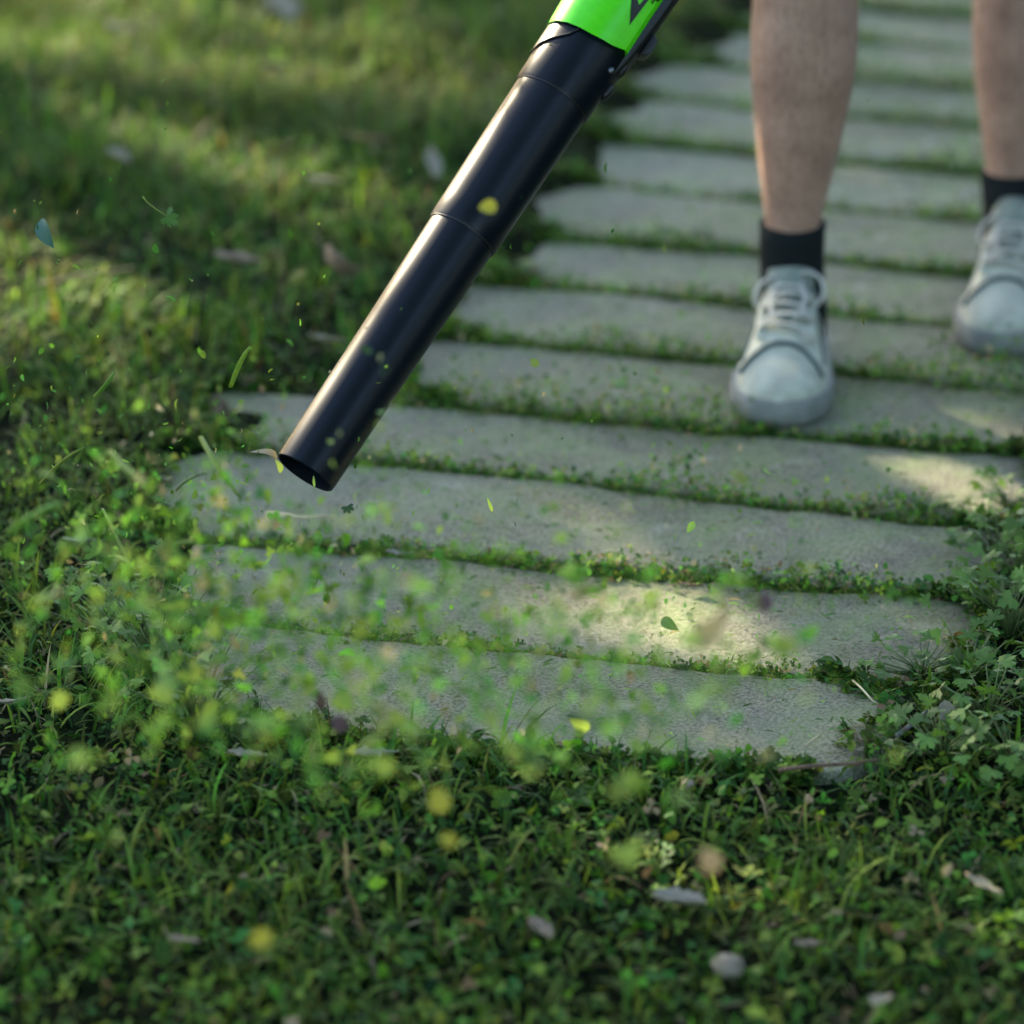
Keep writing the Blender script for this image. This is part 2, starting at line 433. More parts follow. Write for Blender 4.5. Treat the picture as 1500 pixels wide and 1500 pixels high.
SL = [(262, 1318), (165, 1450), (215, 1500), (298, 1560), (585, 1578), (640, 1600), (705, 1622), (750, 1645), (805, 1668),
      (850, 1690), (885, 1712), (965, 1735), (1040, 1760), (1090, 1785), (1120, 1805), (1160, 1830), (1190, 1850), (1220, 1870), (1255, 1895), (1280, 1915)]
path = empty('path')
tag(path, kind='structure')
slab_polys = []
joint_lines = []
for i, (xl, xr) in enumerate(SL):
    NU, NV = 64, 14
    xs = np.linspace(xl, xr, NU)
    near = np.array([ground(x, joint_y(i, x)) for x in xs])
    far = np.array([ground(x, joint_y(i + 1, x)) for x in xs])
    joint_lines.append(near.copy())
    dirv = (far - near); dirn = dirv / np.linalg.norm(dirv, axis=1)[:, None]
    gap = (0.0055 if i < 2 else 0.0075) + 0.002 * rng.random(2)
    wob = lambda k: (vnoise(xs * 0.01 + i * 3.1 + k, 0 * xs, 1.6) - 0.5) * 0.009 + (vnoise(xs * 0.01 + i * 7.7 + k, 0 * xs, 7) - 0.5) * 0.005
    near = near + dirn * (gap[0] + wob(0))[:, None]
    far = far - dirn * (gap[1] + wob(9))[:, None]
    tilt = rng.normal(0, 0.002, 3)
    grid = np.zeros((NV, NU, 3))
    ax = near[-1] - near[0]; L = np.linalg.norm(ax); axn = ax / L
    RL, RR = 0.02 + 0.02 * rng.random(), 0.02 + 0.02 * rng.random()
    if i == 0: RR = 0.06
    vv = np.concatenate([[0, 0.018, 0.045], np.linspace(0.1, 0.9, NV - 6), [0.955, 0.982, 1]])
    uv_ = np.concatenate([[0, 0.004, 0.01], np.linspace(0.025, 0.975, NU - 6), [0.99, 0.996, 1]])
    for a in range(NV):
        v = vv[a]
        e = max(0, (abs(2 * v - 1) - 0.5) / 0.5) ** 2
        il = RL * e + 0.006 * (vnoise(v * 3 + i * 5, 0.3, 1.5) - 0.5) * 2
        ir = RR * e + 0.006 * (vnoise(v * 3 + i * 9, 4.3, 1.5) - 0.5) * 2
        if i == 0: ir += 0.05 * max(0, 0.8 - v) ** 2
        u = np.linspace(0, 1, NU)
        uu = il / L + uv_ * (1 - il / L - ir / L)
        base = np.array([near[:, k] * (1 - v) + far[:, k] * v for k in range(3)]).T
        for k in range(3): grid[a, :, k] = np.interp(uu, u, base[:, k])
    d_edge_v = np.minimum(vv, 1 - vv)[:, None] * 0.19
    d_edge_u = np.minimum(uv_, 1 - uv_)[None, :] * L
    de = np.minimum(d_edge_v, d_edge_u)
    gx, gy = grid[..., 0], grid[..., 1]
    z = tilt[0] + (gx - gx.mean()) * tilt[1] + (gy - gy.mean()) * tilt[2] * 4
    z += (vnoise(gx + i, gy, 14) - 0.5) * 0.0035 + (vnoise(gx, gy + i, 45) - 0.5) * 0.0018
    z -= (0.0015 + 0.004 * vnoise(gx * 1.0 + 3 * i, gy, 30) ** 2) * np.exp(-de / 0.004)
    z += -0.002
    grid[..., 2] = z
    V = grid.reshape(-1, 3)
    q = []
    for a in range(NV - 1):
        for b_ in range(NU - 1):
            q.append((a * NU + b_, a * NU + b_ + 1, (a + 1) * NU + b_ + 1, (a + 1) * NU + b_))
    border = [b_ for b_ in range(NU)] + [a * NU + NU - 1 for a in range(1, NV)] + [(NV - 1) * NU + b_ for b_ in range(NU - 2, -1, -1)] + [a * NU for a in range(NV - 2, 0, -1)]
    c = V.mean(axis=0)
    bp = V[border]
    tang = np.roll(bp, -1, 0) - np.roll(bp, 1, 0)
    out = np.stack([tang[:, 1], -tang[:, 0], 0 * tang[:, 0]], 1); out /= np.linalg.norm(out, axis=1)[:, None]
    r1 = bp + out * 0.002; r1[:, 2] -= 0.003
    r2 = bp + out * 0.003; r2[:, 2] -= 0.055
    nb = len(border); n0 = len(V)
    V = np.vstack([V, r1, r2])
    for k in range(nb):
        k2 = (k + 1) % nb
        q.append((border[k2], border[k], n0 + k, n0 + k2))
        q.append((n0 + k2, n0 + k, n0 + nb + k, n0 + nb + k2))
    org = np.array([c[0], c[1], 0])
    me = mesh_np('slab', V - org, np.array(q), smooth=True)
    o = obj('slab', me, M['slab'], path)
    o.location = org
    slab_polys.append(bp[:, :2].copy())

mm, mnt, mbs, mout = new_mat('moss')
_tc = N(mnt, 'ShaderNodeTexCoord'); _n1 = N(mnt, 'ShaderNodeTexNoise'); _n1.inputs['Scale'].default_value = 28; _n1.inputs['Detail'].default_value = 6
_n2 = N(mnt, 'ShaderNodeTexNoise'); _n2.inputs['Scale'].default_value = 420; _n2.inputs['Detail'].default_value = 4
mnt.links.new(_tc.outputs['Object'], _n1.inputs['Vector']); mnt.links.new(_tc.outputs['Object'], _n2.inputs['Vector'])
_c = ramp(mnt, _n1.outputs['Fac'], [(0.33, (0.045, 0.038, 0.022)), (0.45, (0.06, 0.095, 0.02)), (0.6, (0.12, 0.18, 0.03))]).outputs[0]
mnt.links.new(mixc(mnt, 0.8, _c, ramp(mnt, _n2.outputs['Fac'], [(0.3, 0.3), (0.65, 1.1)]).outputs[0], 'MULTIPLY'), mbs.inputs['Base Color'])
mbs.inputs['Roughness'].default_value = 1.0; mbs.inputs['Specular IOR Level'].default_value = 0.1
bump(mnt, mbs, _n2.outputs['Fac'], 1.0, 0.006)
for jl in joint_lines[1:]:
    d = np.stack([-(jl[-1] - jl[0])[1] * np.ones(len(jl)), (jl[-1] - jl[0])[0] * np.ones(len(jl)), np.zeros(len(jl))], 1); d /= np.linalg.norm(d, axis=1)[:, None]
    rows = []
    for k_, off in enumerate((-0.024, -0.008, 0.0, 0.008, 0.024)):
        r_ = jl + d * off; r_[:, 2] = -0.0065 + 0.004 * (vnoise(r_[:, 0], r_[:, 1], 40) - 0.4) + (0.0015 if k_ == 2 else 0) - (0.012 if k_ in (0, 4) else 0)
        rows.append(r_)
    nn = len(jl)
    obj('joint_moss', mesh_np('joint_moss', np.vstack(rows), np.array([(a * nn + b_, a * nn + b_ + 1, (a + 1) * nn + b_ + 1, (a + 1) * nn + b_) for a in range(4) for b_ in range(nn - 1)]), smooth=True), mm, path)

def in_poly(P, poly):
    x, y = P[:, 0], P[:, 1]
    ins = np.zeros(len(P), bool)
    x1, y1 = poly[:, 0], poly[:, 1]
    x2, y2 = np.roll(x1, -1), np.roll(y1, -1)
    for a, b_, c, d in zip(x1, y1, x2, y2):
        if b_ == d: continue
        cond = ((b_ > y) != (d > y))
        ins ^= cond & (x < (c - a) * (y - b_) / (d - b_) + a)
    return ins

polys_c = []
for p in slab_polys:
    idx = np.linspace(0, len(p) - 1, 40).astype(int)
    polys_c.append(p[idx])

def on_slab(P):
    m = np.zeros(len(P), bool)
    for p in polys_c:
        bb = (P[:, 0] > p[:, 0].min()) & (P[:, 0] < p[:, 0].max()) & (P[:, 1] > p[:, 1].min()) & (P[:, 1] < p[:, 1].max())
        if bb.any():
            ii = np.where(bb)[0]
            m[ii] |= in_poly(P[ii], p)
    return m

# outline of the whole path (for the joints)
left_edge = np.array([p[:, :2][np.argmin(p[:, 0])] for p in polys_c])
hull = np.vstack([[p[0] for p in polys_c], [polys_c[-1][np.argmax(polys_c[-1][:, 0])]], [p[np.argmax(p[:, 0])] for p in polys_c][::-1]])
def in_path(P): return in_poly(P, hull)

def ground_z(x, y):
    P = np.stack([np.ravel(x), np.ravel(y)], 1)
    z = 0.002 + (vnoise(P[:, 0], P[:, 1], 2.2) - 0.4) * 0.035 + (vnoise(P[:, 0], P[:, 1], 7) - 0.5) * 0.016
    z = np.where(P[:, 1] < 3.3, 0.35 * z - 0.004, z)
    inside = in_path(P)
    return np.where(inside, -0.014, z).reshape(np.shape(x))

# ------------------------------------------------------------------ ground sheet
def make_ground():
    xs = np.concatenate([[-400, -120, -40, -15], np.linspace(-6, 6, 161), [15, 40, 120, 400]])
    ys = np.concatenate([[-400, -120, -40, -15, -4], np.linspace(0.6, 12, 161), [20, 45, 120, 600]])
    X, Y = np.meshgrid(xs, ys)
    Z = ground_z(X, Y) - 0.002
    Z[(np.abs(X) > 7) | (Y < 0.5) | (Y > 13)] = -0.02
    V = np.stack([X, Y, Z], -1).reshape(-1, 3)
    nx = len(xs); ny = len(ys)
    a = (np.arange(ny - 1)[:, None] * nx + np.arange(nx - 1)[None, :]).ravel()
    q = np.stack([a, a + 1, a + nx + 1, a + nx], 1)
    o = obj('ground', mesh_np('ground', V, q, smooth=True), M['soil'])
    tag(o, kind='structure')
make_ground()

# ------------------------------------------------------------------ templates for leaves and blades
def blade_template(bend, kink=0.0, nseg=4):
    V = []; q = []; t = []
    for k in range(nseg + 1):
        s = k / nseg
        a = bend * s
        y = math.sin(a) / max(bend, 1e-3) * s if False else s * math.sin(bend * s * 0.9)
        z = s * math.cos(bend * s * 0.9)
        w = 0.5 * (1 - s ** 2.2) * (0.75 + 0.5 * min(1, s * 3))
        x0 = kink * math.sin(s * 3)
        if k < nseg:
            V += [(-w + x0, y, z), (w + x0, y, z)]
        else:
            V += [(x0, y, z)]
    for k in range(nseg - 1): q.append((2 * k, 2 * k + 1, 2 * k + 3, 2 * k + 2))
    t.append((2 * nseg - 2, 2 * nseg - 1, 2 * nseg))
    return np.array(V), np.array(q), np.array(t)

def ovate_template(ratio=0.55, fold=0.25, curl=0.2, n=5):
    V = []; t = []
    prof = lambda s: math.sin(math.pi * s ** 0.8) ** 0.8 * 0.5 * ratio
    for k in range(n + 1):
        s = k / n; w = prof(s) if 0 < k < n else 0.0
        V.append((0, s, -curl * (s - 0.3) ** 2))
        V.append((-w, s, -curl * (s - 0.3) ** 2 + fold * w))
        V.append((w, s, -curl * (s - 0.3) ** 2 + fold * w))
    q = []
    for k in range(n):
        a, b_ = 3 * k, 3 * k + 3
        if k == 0: t += [(a, b_, b_ + 1), (a, b_ + 2, b_)]
        elif k == n - 1: t += [(a, b_, a + 1), (a, a + 2, b_)]
        else: q += [(a, b_, b_ + 1, a + 1), (a, a + 2, b_ + 2, b_)]
    return np.array(V), np.array(q), np.array(t)

def lobed_template(lobes=5, depth=0.45, serr=0.12, dome=0.15):
    V = [(0, 0.0, 0)]
    spread = R(250)
    n = lobes * 6
    for k in range(n + 1):
        f = k / n
        a = -spread / 2 + spread * f + math.pi / 2
        lob = abs(math.sin(math.pi * f * lobes))
        r = (1 - depth + depth * lob ** 0.8) * (0.72 + 0.28 * math.cos((f - 0.5) * 2.4)) * (1 + (serr if k % 2 else -serr))
        r *= 0.55
        V.append((r * math.cos(a), r * math.sin(a) + 0.18, -dome * r * r + 0.04 * math.sin(6 * f * math.pi)))
    t = [(0, k, k + 1) for k in range(1, n + 1)]
    V = np.array(V); V[0] = (0, 0.14, 0.02)
    return V, np.zeros((0, 4), int), np.array(t)

def trefoil_template():
    Vs = []; ts = []
    for k in range(3):
        a = R(90 + 120 * k)
        c, s = math.cos(a), math.sin(a)
        loc = [(0, 0, 0), (0.28, 0.2, 0.03), (0.52, 0.2, 0.02), (0.56, 0, -0.02), (0.52, -0.2, 0.02), (0.28, -0.2, 0.03)]
        b_ = len(Vs)
        Vs += [(x * c - y * s, x * s + y * c, z) for x, y, z in loc]
        ts += [(b_, b_ + i, b_ + i + 1) for i in range(1, 5)]
    return np.array(Vs), np.zeros((0, 4), int), np.array(ts)

def small_lobed_template():
    # feathery little leaf of the lawn weeds: three toothed leaflets
    Vs = []; ts = []
    for k, (a, l) in enumerate(((R(90), 1.0), (R(30), 0.75), (R(150), 0.75))):
        c, s = math.cos(a), math.sin(a)
        loc = [(0.02, 0, 0), (0.3, 0.13, 0.02), (0.4, 0.08, 0.02), (0.52, 0.15, 0.01), (0.62, 0.07, 0), (0.75, 0, -0.03), (0.62, -0.07, 0), (0.52, -0.15, 0.01), (0.4, -0.08, 0.02), (0.3, -0.13, 0.02)]
        b_ = len(Vs)
        Vs += [((x * c - y * s) * l, (x * s + y * c) * l, z) for x, y, z in loc]
        ts += [(b_, b_ + i, b_ + i + 1) for i in range(1, 9)]
    return np.array(Vs), np.zeros((0, 4), int), np.array(ts)

def scatter(batches):
    """batches: list of (template, Mats(N,3,3), T(N,3), C(N,3))"""
    VV = []; QQ = []; TT = []; CC = []; base = 0
    for (tv, tq, tt), Ms, T, C in batches:
        n = len(T)
        if n == 0: continue
        k = len(tv)
        P = np.einsum('nij,kj->nki', Ms, tv) + T[:, None, :]
        off = base + np.arange(n) * k
        VV.append(P.reshape(-1, 3))
        if len(tq): QQ.append((tq[None] + off[:, None, None]).reshape(-1, 4))
        if len(tt): TT.append((tt[None] + off[:, None, None]).reshape(-1, 3))
        CC.append(np.repeat(C, k, axis=0))
        base += n * k
    return np.vstack(VV), (np.vstack(QQ) if QQ else None), (np.vstack(TT) if TT else None), np.vstack(CC)

def rot_z(a):
    c, s = np.cos(a), np.sin(a); z = np.zeros_like(a); o = np.ones_like(a)
    return np.stack([np.stack([c, -s, z], -1), np.stack([s, c, z], -1), np.stack([z, z, o], -1)], -2)
def rot_x(a):
    c, s = np.cos(a), np.sin(a); z = np.zeros_like(a); o = np.ones_like(a)
    return np.stack([np.stack([o, z, z], -1), np.stack([z, c, -s], -1), np.stack([z, s, c], -1)], -2)
def rot_y(a):
    c, s = np.cos(a), np.sin(a); z = np.zeros_like(a); o = np.ones_like(a)
    return np.stack([np.stack([c, z, s], -1), np.stack([z, o, z], -1), np.stack([-s, z, c], -1)], -2)
def scl(sx, sy, sz):
    Ms = np.zeros((len(sx), 3, 3)); Ms[:, 0, 0] = sx; Ms[:, 1, 1] = sy; Ms[:, 2, 2] = sz
    return Ms
def rand_rot(n, r=None):
    r = r or rng
    return rot_z(r.random(n) * 6.283) @ rot_x(r.random(n) * 6.283) @ rot_y(r.random(n) * 6.283)

PAL = np.array([(0.072, 0.190, 0.022), (0.100, 0.215, 0.024), (0.138, 0.240, 0.032), (0.050, 0.150, 0.030), (0.160, 0.240, 0.040), (0.038, 0.120, 0.022)])
DRYC = np.array([(0.26, 0.21, 0.11), (0.32, 0.26, 0.16), (0.18, 0.12, 0.07)])
def colours(n, pick=None, dry=0.05, r=None):
    r = r or rng
    c = PAL[r.integers(0, len(PAL), n)] if pick is None else pick
    c = c * (0.32 + 1.2 * r.random((n, 1)) ** 1.5) * (1 + 0.12 * r.normal(size=(n, 3)))
    d = r.random(n) < dry
    c[d] = DRYC[r.integers(0, 3, d.sum())] * (0.7 + 0.5 * r.random((d.sum(), 1)))
    return np.clip(c, 0.004, 0.8)

blade_ts = [blade_template(b, k) for b, k in ((0.25, 0), (0.7, 0.4), (1.1, -0.5), (1.6, 0.6), (2.1, 0), (0.5, -0.8))]

def lawn_points(n, x0, x1, y0, y1, margin=0.0):
    P = np.stack([rng.uniform(x0, x1, n), rng.uniform(y0, y1, n)], 1)
    return P

def make_grass():
    batches = []
    # dense near lawn, then a thinner belt round it
    for n, box, far in ((210000, (-1.5, 1.7, 2.1, 7.4), False), (70000, (-5.5, 5.5, 0.8, 11.5), True)):
        P = lawn_points(n, *box)
        if far:
            keep = ~((np.abs(P[:, 0]) < 0.16 * P[:, 1] + 0.42) & (P[:, 0] > -1.5) & (P[:, 0] < 1.7) & (P[:, 1] > 2.1) & (P[:, 1] < 7.4))
            P = P[keep]
        if not far: P = P[np.abs(P[:, 0]) < 0.16 * P[:, 1] + 0.42]
        ip = in_path(P)
        sl = on_slab(P) | (ip & (rng.random(len(P)) < 0.45))
        P = P[~sl]; ip = ip[~sl]
        clump = vnoise(P[:, 0], P[:, 1], 6.5) * 0.6 + vnoise(P[:, 0], P[:, 1], 17) * 0.4
        front = np.clip((3.15 - P[:, 1]) / 0.3, 0, 1)      # the trodden strip in front of the path: less grass, more weeds
        keep = rng.random(len(P)) < (0.25 + 1.15 * clump) * (1 - 0.25 * front)
        P = P[keep]; clump = clump[keep]; front = front[keep]; ip = ip[keep]
        n = len(P)
        h = (0.018 + 0.066 * clump ** 1.5) * (0.6 + 0.8 * rng.random(n)) * (1 - 0.3 * front)
        h *= 1 + 0.55 * np.clip((P[:, 1] - 4.3) / 1.5, 0, 1)
        if far: h *= 1.25
        h = np.where(ip, h * 0.5, h)
        w = rng.uniform(0.0016, 0.0042, n) * (1.8 if far else 1)
        az = rng.random(n) * 6.283
        lean = np.abs(rng.normal(0, 0.45, n))
        Ms = rot_z(az) @ rot_x(-lean) @ scl(w, h, h)
        T = np.stack([P[:, 0], P[:, 1], ground_z(P[:, 0], P[:, 1]) - 0.004], 1)
        olive = np.clip((vnoise(P[:, 0] + 9, P[:, 1], 3.1) - 0.35) * 1.6, 0, 1)[:, None]
        pick = PAL[rng.integers(0, 6, n)] * (1 - 0.5 * olive) + np.array((0.215, 0.265, 0.06)) * 0.5 * olive
        C = colours(n, pick, 0.05)
        ti = rng.integers(0, len(blade_ts), n)
        for k, tpl in enumerate(blade_ts):
            s = ti == k
            batches.append((tpl, Ms[s], T[s], C[s]))
    V, q, t, c = scatter(batches)
    o = obj('grass', mesh_np('grass', V, q, t, c), M['grass'])
    tag(o, 'short rough green lawn grass growing beside the slab path', 'grass', kind='stuff')
make_grass()

cover_ts = [trefoil_template(), small_lobed_template(), ovate_template(0.6, 0.3, 0.3, 4), lobed_template(3, 0.4, 0.08, 0.3)]
def make_cover():
    batches = []
    P = lawn_points(120000, -1.5, 1.7, 2.0, 7.2)
    P = P[np.abs(P[:, 0]) < 0.16 * P[:, 1] + 0.42]
    P = P[~(on_slab(P) | in_path(P))]
    patch = vnoise(P[:, 0] + 3, P[:, 1] - 2, 5.0) * 0.6 + vnoise(P[:, 0], P[:, 1] + 8, 13) * 0.4
    front = np.clip((3.25 - P[:, 1]) / 0.35, 0, 1)
    right = np.clip((P[:, 0] - 0.3) / 0.2, 0, 1) * np.clip((3.75 - P[:, 1]) / 0.3, 0, 1)
    dens = np.clip((patch - 0.38) * 1.5, 0.02, 1) * 0.4 + 0.95 * front * (0.5 + patch) + 0.3 * right
    dens *= np.where(P[:, 1] > 4.6, 0.35, 1)
    k = rng.random(len(P)) < dens
    P = P[k]; front = front[k]; n = len(P)
    z = ground_z(P[:, 0], P[:, 1]) + np.abs(rng.normal(0.010, 0.010, n))
    size = rng.uniform(0.005, 0.012, n) * (1 + 0.7 * rng.random(n) ** 3) * (1 + 0.25 * front)
    Ms = rot_z(rng.random(n) * 6.283) @ rot_x(rng.normal(0, 0.55, n)) @ rot_y(rng.normal(0, 0.55, n)) @ scl(size, size, size)
    T = np.stack([P[:, 0], P[:, 1], z], 1)
    C = colours(n, None, 0.035)
    ti = rng.integers(0, len(cover_ts), n)
    for k2, tpl in enumerate(cover_ts):
        s = ti == k2
        batches.append((tpl, Ms[s], T[s], C[s]))
    V, q, t, c = scatter(batches)
    o = obj('ground_cover', mesh_np('ground_cover', V, q, t, c), M['cover'])
    tag(o, 'low mat of small green weed leaves between the grass', 'weeds', kind='stuff')
make_cover()

def make_joint_moss():
    batches = []
    Ps = []; Zs = []
    # along every joint and along the slab ends
    for i, jl in enumerate(joint_lines[1:16], 1):
        n = 3000
        u = rng.random(n) * (len(jl) - 1)
        a = np.floor(u).astype(int).clip(0, len(jl) - 2); f = (u - a)[:, None]
        p = jl[a] * (1 - f) + jl[a + 1] * f
        thick = 0.10 + 1.5 * vnoise(p[:, 0] * 1.0 + i * 4.3, p[:, 1], 9) ** 2 * (0.4 + 1.2 * vnoise(p[:, 0] + i * 2.3, p[:, 1], 31))
        off = rng.normal(0, 0.008, n) * (0.5 + thick)
        p = p[:, :2] + np.stack([0.26 * off, off], 1)
        fine = 0.95 if i <= 2 else (2.2 if i <= 5 else 1.9)
        keep = rng.random(n) < thick * 1.15 * fine
        Ps.append(p[keep]); Zs.append(np.abs(rng.normal(0, 0.0065, keep.sum())) * (0.35 + thick[keep]) * fine)
    P = np.vstack(Ps); Z = np.concatenate(Zs); n = len(P)
    size = rng.uniform(0.004, 0.010, n)
    Ms = rot_z(rng.random(n) * 6.283) @ rot_x(rng.normal(0.4, 0.6, n)) @ rot_y(rng.normal(0, 0.6, n)) @ scl(size, size, size)
    T = np.stack([P[:, 0], P[:, 1], -0.008 + Z], 1)
    C = colours(n, None, 0.10) * 1.5
    ti = rng.integers(0, 3, n)
    for k2 in range(3):
        s = ti == k2
        batches.append((cover_ts[k2], Ms[s], T[s], C[s]))
    # blades in the joints and leaning over the slab ends
    m = rng.random(n) < 0.55
    Pb = P[m]; nb = len(Pb)
    h = rng.uniform(0.008, 0.022, nb); w = rng.uniform(0.001, 0.0024, nb)
    Ms = rot_z(rng.random(nb) * 6.283) @ rot_x(-np.abs(rng.normal(0.3, 0.5, nb))) @ scl(w, h, h)
    T = np.stack([Pb[:, 0], Pb[:, 1], np.full(nb, -0.012)], 1)
    ti = rng.integers(0, len(blade_ts), nb)
    C = colours(nb, None, 0.1)
    for k2, tpl in enumerate(blade_ts):
        s = ti == k2
        batches.append((tpl, Ms[s], T[s], C[s]))
    V, q, t, c = scatter(batches)
    o = obj('joint_weeds', mesh_np('joint_weeds', V, q, t, c), M['cover'])
    tag(o, 'moss and tiny weeds growing in the joints of the slab path', 'weeds', kind='stuff')
make_joint_moss()

def make_fringe():
    # plants creeping from the lawn over the ends of the slabs
    batches = []; Ps = []; Ds = []
    for i, p in enumerate(slab_polys[:16]):
        cx = p.mean(axis=0)
        L = p[:, 0].max() - p[:, 0].min()
        ends = (np.abs(p[:, 0] - cx[0]) > 0.43 * L)
        front = np.zeros(len(p), bool)
        if i == 0: front[:64] = True
        idx = np.where(ends | front)[0]
        n = 1700 if i == 0 else 800
        k = rng.choice(idx, n)
        q0 = p[k] + (p[(k + 1) % len(p)] - p[k]) * rng.random((n, 1))
        inward = cx - q0
        inward[:, 0] = np.where(front[k], 0, np.sign(inward[:, 0])); inward[:, 1] = np.where(front[k], 1, 0)
        reach = (vnoise(q0[:, 0], q0[:, 1] + i, 22) ** 2)[:, None] * np.where(front[k], 0.022, 0.065)[:, None]
        q1 = q0 + inward * (reach * rng.random((n, 1)) - 0.008)
        Ps.append(q1); Ds.append(np.arctan2(inward[:, 1], inward[:, 0]))
    P = np.vstack(Ps); D = np.concatenate(Ds); n = len(P)
    size = rng.uniform(0.007, 0.018, n)
    T = np.stack([P[:, 0], P[:, 1], np.abs(rng.normal(0.002, 0.007, n))], 1)
    Ms = rot_z(D - math.pi / 2 + rng.normal(0, 0.8, n)) @ rot_x(rng.normal(0.2, 0.5, n)) @ rot_y(rng.normal(0, 0.5, n)) @ scl(size, size, size)
    C = colours(n, None, 0.06)
    ti = rng.integers(0, 4, n)
    for k2 in range(4):
        s = ti == k2
        batches.append((cover_ts[k2], Ms[s], T[s], C[s]))
    m = rng.random(n) < 0.5; nb = m.sum()
    h = rng.uniform(0.015, 0.036, nb); w = rng.uniform(0.0014, 0.0032, nb)
    Ms = rot_z(D[m] - math.pi / 2 + rng.normal(0, 0.7, nb)) @ rot_x(-np.abs(rng.normal(0.5, 0.4, nb))) @ scl(w, h, h)
    T = np.stack([P[m, 0], P[m, 1], np.full(nb, -0.008)], 1)
    C = colours(nb, None, 0.08) * 1.2; ti = rng.integers(0, len(blade_ts), nb)
    for k2, tpl in enumerate(blade_ts):
        s = ti == k2
        batches.append((tpl, Ms[s], T[s], C[s]))
    V, q, t, c = scatter(batches)
    o = obj('edge_weeds', mesh_np('edge_weeds', V, q, t, c), M['cover'])
    tag(o, 'weeds and grass creeping over the ends of the slabs', 'weeds', kind='stuff')
make_fringe()

def make_litter():
    # cut bits of grass lying on the slabs
    n0 = 52000
    P = np.stack([rng.uniform(-0.8, 1.3, n0), rng.uniform(2.8, 6.6, n0)], 1)
    P = P[on_slab(P)]
    pn = vnoise(P[:, 0], P[:, 1], 10) * 0.7 + vnoise(P[:, 0] + 5, P[:, 1], 26) * 0.3
    P = P[rng.random(len(P)) < np.clip((pn - 0.25) * 1.7, 0.04, 1)]
    n = len(P)
    batches = []
    C = colours(n, None, 0.14) * 1.7
    T = np.stack([P[:, 0], P[:, 1], np.full(n, 0.0055)], 1)
    thin = rng.random(n) < 0.6
    l = np.where(thin, rng.uniform(0.003, 0.015, n), rng.uniform(0.002, 0.007, n)); w = np.where(thin, rng.uniform(0.0007, 0.0022, n), l)
    Ms = rot_z(rng.random(n) * 6.283) @ rot_x(rng.normal(0, 0.2, n)) @ rot_y(rng.normal(0, 0.25, n))
    lay = ovate_template(1.0, 0.3, 0.3, 3)
    Mt = Ms @ scl(w, l, l * 0.6)
    batches.append((lay, Mt[thin], T[thin], C[thin]))
    batches.append((cover_ts[1], Mt[~thin], T[~thin], C[~thin]))
    V, q, t, c = scatter(batches)
    o = obj('clippings', mesh_np('clippings', V, q, t, c), M['cover'])
    tag(o, 'tiny cut grass clippings lying scattered on the slabs', 'clippings', kind='stuff')
make_litter()

# ------------------------------------------------------------------ leaf blower
A = at(447, 692, 3.45); B = at(868, 55, 3.58)
w_ax = (B - A); LEN = np.linalg.norm(w_ax); w_ax /= LEN
cvec = CAMP - (A + B) / 2; front = cvec - w_ax * np.dot(cvec, w_ax); front /= np.linalg.norm(front)
x_ax = np.cross(w_ax, front)
BM = Matrix([[x_ax[0], -front[0], w_ax[0], A[0]], [x_ax[1], -front[1], w_ax[1], A[1]], [x_ax[2], -front[2], w_ax[2], A[2]], [0, 0, 0, 1]])
blower = empty('leaf_blower', mat4=BM)
tag(blower, 'leaf blower with black tube and lime green housing, nozzle aimed at the path', 'leaf blower')
PXM = LEN / 763.0     # metres along the tube for one photo pixel

def lathe(prof, n=48):
    mb = MB()
    rings = [[(r * math.cos(2 * math.pi * k / n), r * math.sin(2 * math.pi * k / n), z) for k in range(n)] for z, r in prof]
    mb.rings(rings, False, False)
    return mb
def lathe_part(name, prof, mat, parent=blower):
    o = lathe(prof).build(name, mat, parent)
    return autosmooth(o, 35)
s1, s2 = 0.545 * LEN, 0.858 * LEN
lathe_part('nozzle', [(0.30, 0.0270), (0.02, 0.0284), (0.0, 0.0290), (-0.001, 0.0298), (0.0, 0.0308), (0.004, 0.0312), (s1 * 0.55, 0.0328), (s1 - 0.001, 0.0348), (s1 + 0.03, 0.0348)], M['tube'])
lathe_part('tube', [(s1 - 0.004, 0.0346), (s1 - 0.0042, 0.0362), (s1 - 0.003, 0.0368), (s1 + 0.02, 0.0370), (s2 - 0.002, 0.0388), (s2 + 0.01, 0.0388)], M['tube'])
lathe_part('collar', [(s2 - 0.003, 0.0386), (s2 - 0.003, 0.0402), (s2 - 0.001, 0.0408), (LEN - 0.03, 0.0414), (LEN + 0.08, 0.0418)], M['tube'])
# a dark seam where each tube section slips into the next
for s_, r_ in ((s1 - 0.0046, 0.0352), (s2 - 0.0036, 0.0391)):
    lathe_part('joint_seam', [(s_ - 0.0012, r_ - 0.004), (s_ - 0.0012, r_ + 0.0006), (s_ + 0.0002, r_ + 0.0009), (s_ + 0.0008, r_ - 0.004)], M['tube2'])
